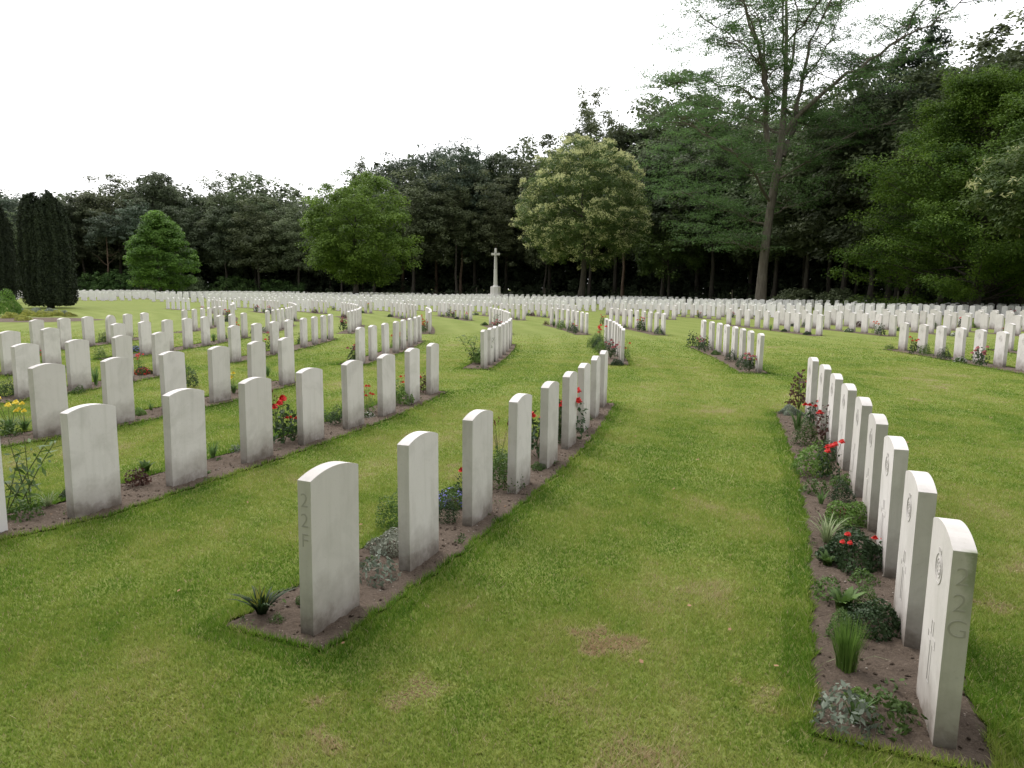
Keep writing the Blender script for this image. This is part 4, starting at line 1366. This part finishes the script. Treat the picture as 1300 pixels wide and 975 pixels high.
NEAR = [  # px, py of the foot in the photograph, kind, scale, label
 (333, 782, 'spiky', 1.05, 'spiky dark green clump left of the nearest central headstone'),
 (388, 768, 'cushion', .38, 'tiny grass-green tuft touching the nearest central headstone'),
 (352, 792, 'leafy', .35, 'small sprawling weed at the near end of the central bed'),
 (482, 738, 'silver_leaf', 1.15, 'silvery leaved plant between the first and second central headstones'),
 (497, 700, 'cushion_grey', 1.05, 'grey-white cushion plant just left of the second central headstone'),
 (502, 672, 'shrub', .85, 'green shrub behind the second central headstone'),
 (566, 664, 'shrub_dark', .62, 'dark green tuft just right of the second central headstone'),
 (574, 642, 'cushion_blue', 1.15, 'violet-blue flowered cushion left of the third central headstone'),
 (596, 640, 'rose', .85, 'rose with a single red bloom beside the violet-blue flowers'),
 (640, 622, 'shrub', 1.1, 'green shrub between the third and fourth central headstones'),
 (640, 600, 'leafy', 1.25, 'yellowish leafy plant behind the shrub of the central bed'),
 (634, 588, 'seedhead', .92, 'thin stems with dark red seed heads in the central bed'),
 (684, 582, 'rose', 1.35, 'red rose bush right of the fourth central headstone'),
 (683, 597, 'cushion', .55, 'little green cushion right of the fourth central headstone'),
 (710, 562, 'rose', 1.35, 'red rose bush right of the fifth central headstone'),
 (724, 560, 'rose', 1.4, 'leaning red rose before the sixth central headstone'),
 (712, 545, 'orange', .9, 'orange flowers behind the fifth central headstone'),
 (745, 535, 'leafy', .7, 'low leafy plant by the seventh central headstone'),
 (25, 645, 'tall', 1.25, 'tall lance-leaved plant at the left edge'),
 (30, 660, 'leafy', 1.1, 'low leafy mass under the tall plant at the left edge'),
 (62, 645, 'pale_blades', .75, 'pale drooping blades left of the big left headstone'),
 (90, 632, 'cushion_dark', .6, 'dark low cushion touching the big left headstone'),
 (176, 618, 'maroon', .8, 'maroon-leaved plant right of the big left headstone'),
 (185, 600, 'hosta', .85, 'green rosette behind the maroon-leaved plant'),
 (271, 583, 'strap', .85, 'upright grassy tuft left of the fourth stone, left front row'),
 (300, 575, 'silver_leaf', .6, 'small grey-leaved plant at the fourth stone, left front row'),
 (360, 565, 'rose', 1.3, 'red rose bush right of the fourth stone, left front row'),
 (374, 560, 'rose', .8, 'smaller red rose beside the bigger red rose, left front row'),
 (352, 545, 'seedhead', .9, 'thin dry flower stems behind the red roses, left front row'),
 (428, 540, 'shrub_dark', .8, 'low dark shrub left of the sixth stone, left front row'),
 (415, 535, 'leafy', .95, 'leafy plant left of the sixth stone, left front row'),
 (467, 525, 'tall_red', .8, 'red and orange flowered plant right of the sixth stone'),
 (468, 530, 'cushion_white', .6, 'white dotted cushion right of the sixth stone'),
 (510, 514, 'shrub_bright', 1.25, 'bright ferny shrub right of the seventh stone, left front row'),
 (517, 505, 'tall_red', .75, 'plant with orange flowers above the bright ferny shrub'),
 (537, 500, 'rose_maroon', .9, 'twiggy maroon rose left of the last stone, left front row'),
 (8, 555, 'leafy', 1.2, 'sprawling leaves under the yellow daylilies at left'),
 (14, 550, 'daylily', 1.1, 'yellow daylily nearest the left edge'),
 (32, 548, 'daylily', .9, 'yellow daylily left of the front row stone'),
 (122, 490, 'iris', .95, 'sword-leaved iris clump between pale headstones at left'),
 (176, 528, 'cushion_bright', .8, 'low green cushion right of the third stone, second row left'),
 (192, 522, 'strap', .55, 'low grassy tuft beside the low green cushion at left'),
 (100, 500, 'leafy', .9, 'leafy plant right of the second stone, second row left'),
 (239, 492, 'shrub_dark', 1.15, 'rounded dark bush right of the fourth stone, second row left'),
 (297, 500, 'daylily', .9, 'yellow daylily between the fifth and sixth stones, second row left'),
 (340, 478, 'strap', 1.1, 'grassy tuft left of the last stone, second row left'),
 (182, 476, 'cushion_red', 1.25, 'red flowered dark cushion in the third row left'),
 (177, 470, 'tall_red', .7, 'small red flowered plant behind the red flowered cushion'),
 (173, 447, 'cushion_blue', 1.3, 'deep blue flowered cushion on the left side'),
 (53, 462, 'tall_red', .6, 'red flowers showing between two left headstones'),
 (10, 505, 'shrub_dark', .95, 'dark low shrub at the left edge behind the daylilies'),
 (1014, 520, 'rose_maroon', 1.25, 'large maroon-leaved rose at the far end of the right front bed'),
 (1003, 527, 'cushion_silver', .9, 'grey-green mat at the far corner of the right front bed'),
 (1012, 548, 'strap', 1.05, 'pale green grassy tuft below the large maroon rose'),
 (1030, 545, 'rose', .75, 'small red rose near the far end of the right front bed'),
 (1022, 566, 'shrub', .75, 'green shrub with a red bloom in the right front bed'),
 (1046, 566, 'rose_maroon', 1.0, 'maroon-leaved rose between green shrubs, right front bed'),
 (1030, 605, 'shrub_bright', .95, 'lush green plant in the middle of the right front bed'),
 (1050, 608, 'rose', .72, 'red rose beside the lush green plant, right front bed'),
 (1072, 622, 'leafy', .9, 'leafy plant right of the lush green plant'),
 (1042, 642, 'strap', .5, 'small grassy seedling in bare soil, right front bed'),
 (1082, 664, 'cushion_bright', 1.05, 'bright green leafy cushion in the right front bed'),
 (1049, 690, 'pale_blades', .95, 'pale striped grass blades left of the bright green cushion'),
 (1064, 684, 'seedhead', .35, 'dry stalks between pale blades and bright cushion'),
 (1085, 715, 'cushion_dark', 1.35, 'large dark cushion left of the third right headstone'),
 (1068, 722, 'rose', .42, 'low red bloom on the left of the large dark cushion'),
 (1122, 722, 'rose', .45, 'red bloom on a stem beside the second right headstone'),
 (1050, 720, 'hosta', .55, 'grey-green leaves in front of the large dark cushion'),
 (1095, 742, 'leafy', .55, 'small weed below the large dark cushion'),
 (1070, 776, 'hosta', .8, 'broad-leaved green rosette in the right front bed'),
 (1108, 800, 'cushion_dark', .95, 'round dark green cushion touching the second right headstone'),
 (1074, 852, 'chives', .74, 'dense clump of chives in the right front bed'),
 (1068, 815, 'shrub', .42, 'feathery green plant behind the chives'),
 (1072, 925, 'silver_leaf', .95, 'silver-leaved plant at the near end of the right front bed'),
 (1084, 920, 'strap', .5, 'fresh green blades in the silver-leaved plant'),
 (1125, 920, 'leafy', .8, 'leafy seedling left of the nearest right headstone'),
 (1034, 628, 'leafy', .8, 'small leafy weed at the lawn edge of the right front bed'),
 (1068, 640, 'shrub_dark', .55, 'low dark shrub above the bright green cushion, right front bed'),
 (1058, 672, 'leafy', .6, 'low leaves under the pale striped blades, right front bed'),
 (1050, 760, 'leafy', .7, 'low leaves left of the broad-leaved rosette, right front bed'),
 (1088, 890, 'cushion_bright', .3, 'tiny bright tuft below the chives'),
 (1098, 775, 'shrub', .4, 'little green shrub between rosette and round cushion, right front bed'),
 (1146, 905, 'cushion', .3, 'tiny green tuft at the foot of the nearest right headstone'),
 (1050, 585, 'shrub_dark', .6, 'dark low shrub above the lush green plant, right front bed'),
 (603, 462, 'tall', 1.5, 'tall green plant at the near end of the row left of path centre'),
 (610, 462, 'shrub_bright', 1.2, 'bright green bush beside the tall plant, second band'),
 (762, 440, 'tall_red', 1.35, 'tall red flowered plant left of the short curved row'),
 (775, 455, 'rose_pink', 1.3, 'mass of dusky pink blooms before the short curved row'),
 (793, 458, 'tall_red', 1.0, 'red flower right of the short curved row'),
 (783, 464, 'cushion_dark', 1.1, 'dark cushion at the near end of the short curved row'),
 (752, 442, 'shrub', 1.1, 'green bush under the tall red flowers, second band'),
]
STICK = plain('pale_wood', (0.5, 0.45, 0.38), .8)
for i, (px, py, kind, s, lb) in enumerate(NEAR):
    x, y = at(px, py)
    if 'right front' in lb or px > 980: s *= 1.22
    plant(kind, x, y, s, lb, v=i % 3)
# plants in the further beds, at the foot of the headstones
kinds2 = ['rose_pink', 'shrub', 'cushion', 'rose_plain', 'strap', 'leafy', 'cushion_dark', 'maroon', 'shrub_dark', 'rose', 'tall', 'shrub_bright', 'cushion_white', 'orange']
prow = random.Random(4)
for row in rows:
    b, k, key = row['band'], row['k'], row['key']
    if b == 1 or b > 5: continue
    if b == 5 and k > 4: continue
    for i, (a, r) in enumerate(zip(row['th'], row['r'])):
        x0, y0 = polar(r, a)
        if not (-0.72 < x0 / y0 < 0.72): continue
        if prow.random() > {2: .8, 3: .62, 4: .34, 5: .3}[b]: continue
        if key == 'M' and i == 0 or key == 'N' and i < 3: continue
        kd = kinds2[int(prow.random() * len(kinds2))]
        if key == 'Q': kd = prow.choice(['rose_pink', 'rose_pink', 'rose_plain', 'shrub_dark', 'cushion'])
        if k > 6 and kd == 'tall': kd = 'cushion_dark'
        rr = r - prow.uniform(.16, .42)
        aa = a + math.degrees(prow.uniform(-.4, .4) / r)
        x, y = polar(rr, aa)
        side = (7 - k) if k < 7 else (k - 7)
        lb = f"{WORDS[kd]} by {ords(i + 1)} stone, {ords(side)} row {'left' if k < 7 else 'right'} of path, {BAND[b]}"
        plant(kd, x, y, prow.uniform(.85, 1.35) * (1.1 if b > 2 else 1), lb, v=prow.randrange(3))
print('PLANTS', n_plants)
def weeds():
    rng = np.random.default_rng(41)
    P = scatter_in_beds(26, (1,))
    P = np.concatenate([P, scatter_in_beds(12, (2,))])
    Vs = []
    for p in P:
        r = rng.uniform(.015, .055)
        n = int(rng.integers(8, 34))
        d = unit(rng.normal(size=(n, 3))); d[:, 2] = np.abs(d[:, 2])
        Q = p + d * np.array([r, r, r * .6]) * rng.random((n, 1)) ** .5
        V, F = leaf_quads(Q, rng.uniform(.012, .03), np.tile([[0, 0, 1.]], (n, 1)), 1.0, .5, rng)
        Vs.append((V, F, np.full(n, rng.random())))
    V, F, T = join(Vs)
    tag(link('weeds', mesh_np('weeds', V, F, T), P_GREEN), 'tiny weeds and seedlings scattered over the bed soil', 'weeds', kind='stuff')
weeds()
# oval flower bed on the left lawn
def left_bed():
    cx_, cy_ = at(30, 406)
    pts = []
    for i in range(40):
        a = 2 * PI * i / 40
        pts.append((cx_ + 3.4 * math.cos(a) + .1 * math.sin(5 * a), cy_ + 2.4 * math.sin(a) + .1 * math.cos(4 * a)))
    me = bpy.data.meshes.new('flower_bed')
    me.from_pydata([(x, y, .005) for x, y in pts], [], [tuple(range(40))])
    tag(link('flower_bed', me, SOIL), kind='structure')
    spec = [(14, 404, 'cushion_yellow', 3.0, 'pale yellow mound nearest the left edge in the oval bed'), (30, 407, 'cushion_yellow', 2.6, 'low yellow mound at the front of the oval bed'),
            (36, 401, 'cushion_yellow', 3.2, 'bright yellow mound in the middle of the oval bed'), (55, 402, 'cushion_yellow', 3.2, 'yellow mound right of the oval bed centre'),
            (72, 401, 'cushion_yellow', 3.0, 'yellow mound near the right of the oval bed'), (88, 402, 'cushion_yellow', 2.4, 'small yellow mound at the right tip of the oval bed'),
            (24, 399, 'cushion_silver', 3.4, 'blue-grey mound at the left back of the oval bed'), (45, 398.5, 'cushion_silver', 3.4, 'blue-grey mound at the back centre of the oval bed'),
            (64, 398.5, 'cushion_silver', 3.2, 'blue-grey mound at the right back of the oval bed'), (80, 400, 'cushion_silver', 2.6, 'blue-grey mound between yellow ones, oval bed')]
    for px, py, kd, s, lb in spec:
        x, y = at(px, py)
        plant(kd, x, y, s, lb, 'mounds in the oval bed', 0, .8)
    rng = np.random.default_rng(5)
    V, F, T = dome(5000, .95, 1.05, .085, rng, .45, .8, .1)
    x, y = at(4, 401)
    tag(link('round_bush', mesh_np('round_bush', V, F, T), F_LIME, None, (x, y, 0)), 'bright green bush at the left edge by the oval bed', 'bush')
left_bed()

# ------------------------------------------------------------------ real grass on the near lawn
PATCH = [(528, 878, .17, 1.25), (770, 815, .15, 1.15), (425, 888, .10, .9), (958, 876, .12, .75), (415, 940, .07, .6), (985, 905, .10, .6), (1260, 770, .12, .7),
         (590, 775, .05, .4), (770, 1000, .3, .3), (700, 900, .25, .25), (200, 900, .3, .3), (1290, 720, .15, .5), (880, 640, .3, .25)]
def fbm(x, y, sc, seed):
    rng = np.random.default_rng(seed)
    v = np.zeros_like(x)
    amp = 1.0
    for o in range(4):
        for _ in range(3):
            a = rng.uniform(0, 2 * PI); f = sc * 2 ** o * rng.uniform(.7, 1.3)
            v += amp * np.sin((x * math.cos(a) + y * math.sin(a)) * f + rng.uniform(0, 6.28) + 1.3 * np.sin((x * math.sin(a) - y * math.cos(a)) * f * .7))
        amp *= .6
    return v / 4
def grass():
    rng = np.random.default_rng(12)
    Vs, Ts = [], []
    for y0, y1, dens, hgt, wid in ((1.9, 3.6, 26000, .021, .0022), (3.6, 6.0, 15000, .020, .0027), (6.0, 10.0, 6500, .020, .0040), (10.0, 17.0, 2200, .020, .0068), (17, 27, 600, .02, .012)):
        W_ = .86 if y0 < 3 else .78
        area = (y1 - y0) * 2 * W_ * (y0 + y1) / 2
        n = int(area * dens)
        y = np.sqrt(rng.uniform(y0 ** 2, y1 ** 2, n))
        y = np.maximum(y * (1 + rng.normal(0, .055, n)), 1.85)
        x = rng.uniform(-W_, W_, n) * y
        keep = ~in_row_bed(x, y, -.01)
        if y1 > 20: keep &= rng.random(n) > (y - 19) / 8
        x, y = x[keep], y[keep]
        edge = in_row_bed(x, y, .13)
        edge2 = in_row_bed(x, y, .03)
        n = len(x)
        f1 = fbm(x, y, 1.1, 1); f2 = fbm(x, y, 5.0, 2); f3 = fbm(x, y, 17, 3)
        t = .53 + .25 * f1 + .20 * f2 + .13 * f3 + rng.normal(0, .10 if y0 < 5 else .065, n)
        R_ = np.hypot(x - CX, y - CY)
        t += .045 * np.sin(R_ * 2 * PI / 1.05)
        t -= .20 * edge * rng.uniform(.4, 1.2, n)
        t -= .10 * in_row_bed(x, y, .30) * rng.uniform(.2, 1.2, n)
        h = hgt * rng.uniform(.45, 1.25, n) * (1 + .45 * edge + .4 * edge2) * (1 + .22 * f2)
        gone = np.zeros(n); wide = np.ones(n)
        for px, py, rr, st in PATCH:
            a, b = at(px, py)
            d = np.hypot((x - a) + .05 * np.sin(y * 31), (y - b) + .04 * np.sin(x * 37))
            w = np.clip(1.25 - d / rr, 0, 1) * st
            t += w * .5
            h *= 1 - .5 * w
            wide += w * 1.3
            gone = np.maximum(gone, np.clip((w - .6) * .4, 0, .2))
        straw = rng.random(n) < .05
        t = np.where(straw, rng.uniform(.8, 1, n), t)
        keep = rng.random(n) > gone
        x, y, t, h, edge2, wide = x[keep], y[keep], t[keep], h[keep], edge2[keep], wide[keep]
        n = len(x)
        a = rng.uniform(0, 2 * PI, n)
        lean = rng.uniform(.1, 1.15, n) * h
        la = rng.uniform(0, 2 * PI, n)
        wv = wid * rng.uniform(.6, 1.3, n) * wide
        zb = np.where(edge2, .012, 0.0)
        B1 = np.stack([x - np.cos(a) * wv, y - np.sin(a) * wv, zb], -1)
        B2 = np.stack([x + np.cos(a) * wv, y + np.sin(a) * wv, zb], -1)
        h = h + zb
        Tt = np.stack([x + np.cos(la) * lean, y + np.sin(la) * lean, h], -1)
        Vs.append(np.stack([B1, B2, Tt], 1).reshape(-1, 3)); Ts.append(np.clip(t, 0, 1))
    V = np.concatenate(Vs); T = np.concatenate(Ts)
    print('GRASS', len(T))
    o = link('grass', mesh_np('grass', V, np.arange(len(V)).reshape(-1, 3), T), GRASS)
    tag(o, 'short mown green grass with dry straw-coloured blades', 'grass', kind='stuff')
grass()
# clover and dead leaves
def litter():
    rng = np.random.default_rng(91)
    y = np.sqrt(rng.uniform(2.2 ** 2, 12 ** 2, 130)); x = rng.uniform(-.75, .75, 130) * y
    V, F = leaf_quads(np.stack([x, y, np.full(130, .028)], -1), .03, np.tile([[0, 0, 1.]], (130, 1)), 2.5, .6, rng)
    tag(link('fallen_leaves', mesh_np('fallen_leaves', V, F, rng.random(130)), plain('dry_leaf', (0.33, 0.2, 0.11), .8, .2, 20)), 'scattered brown fallen leaves on the lawn', 'leaves', kind='stuff')
litter()
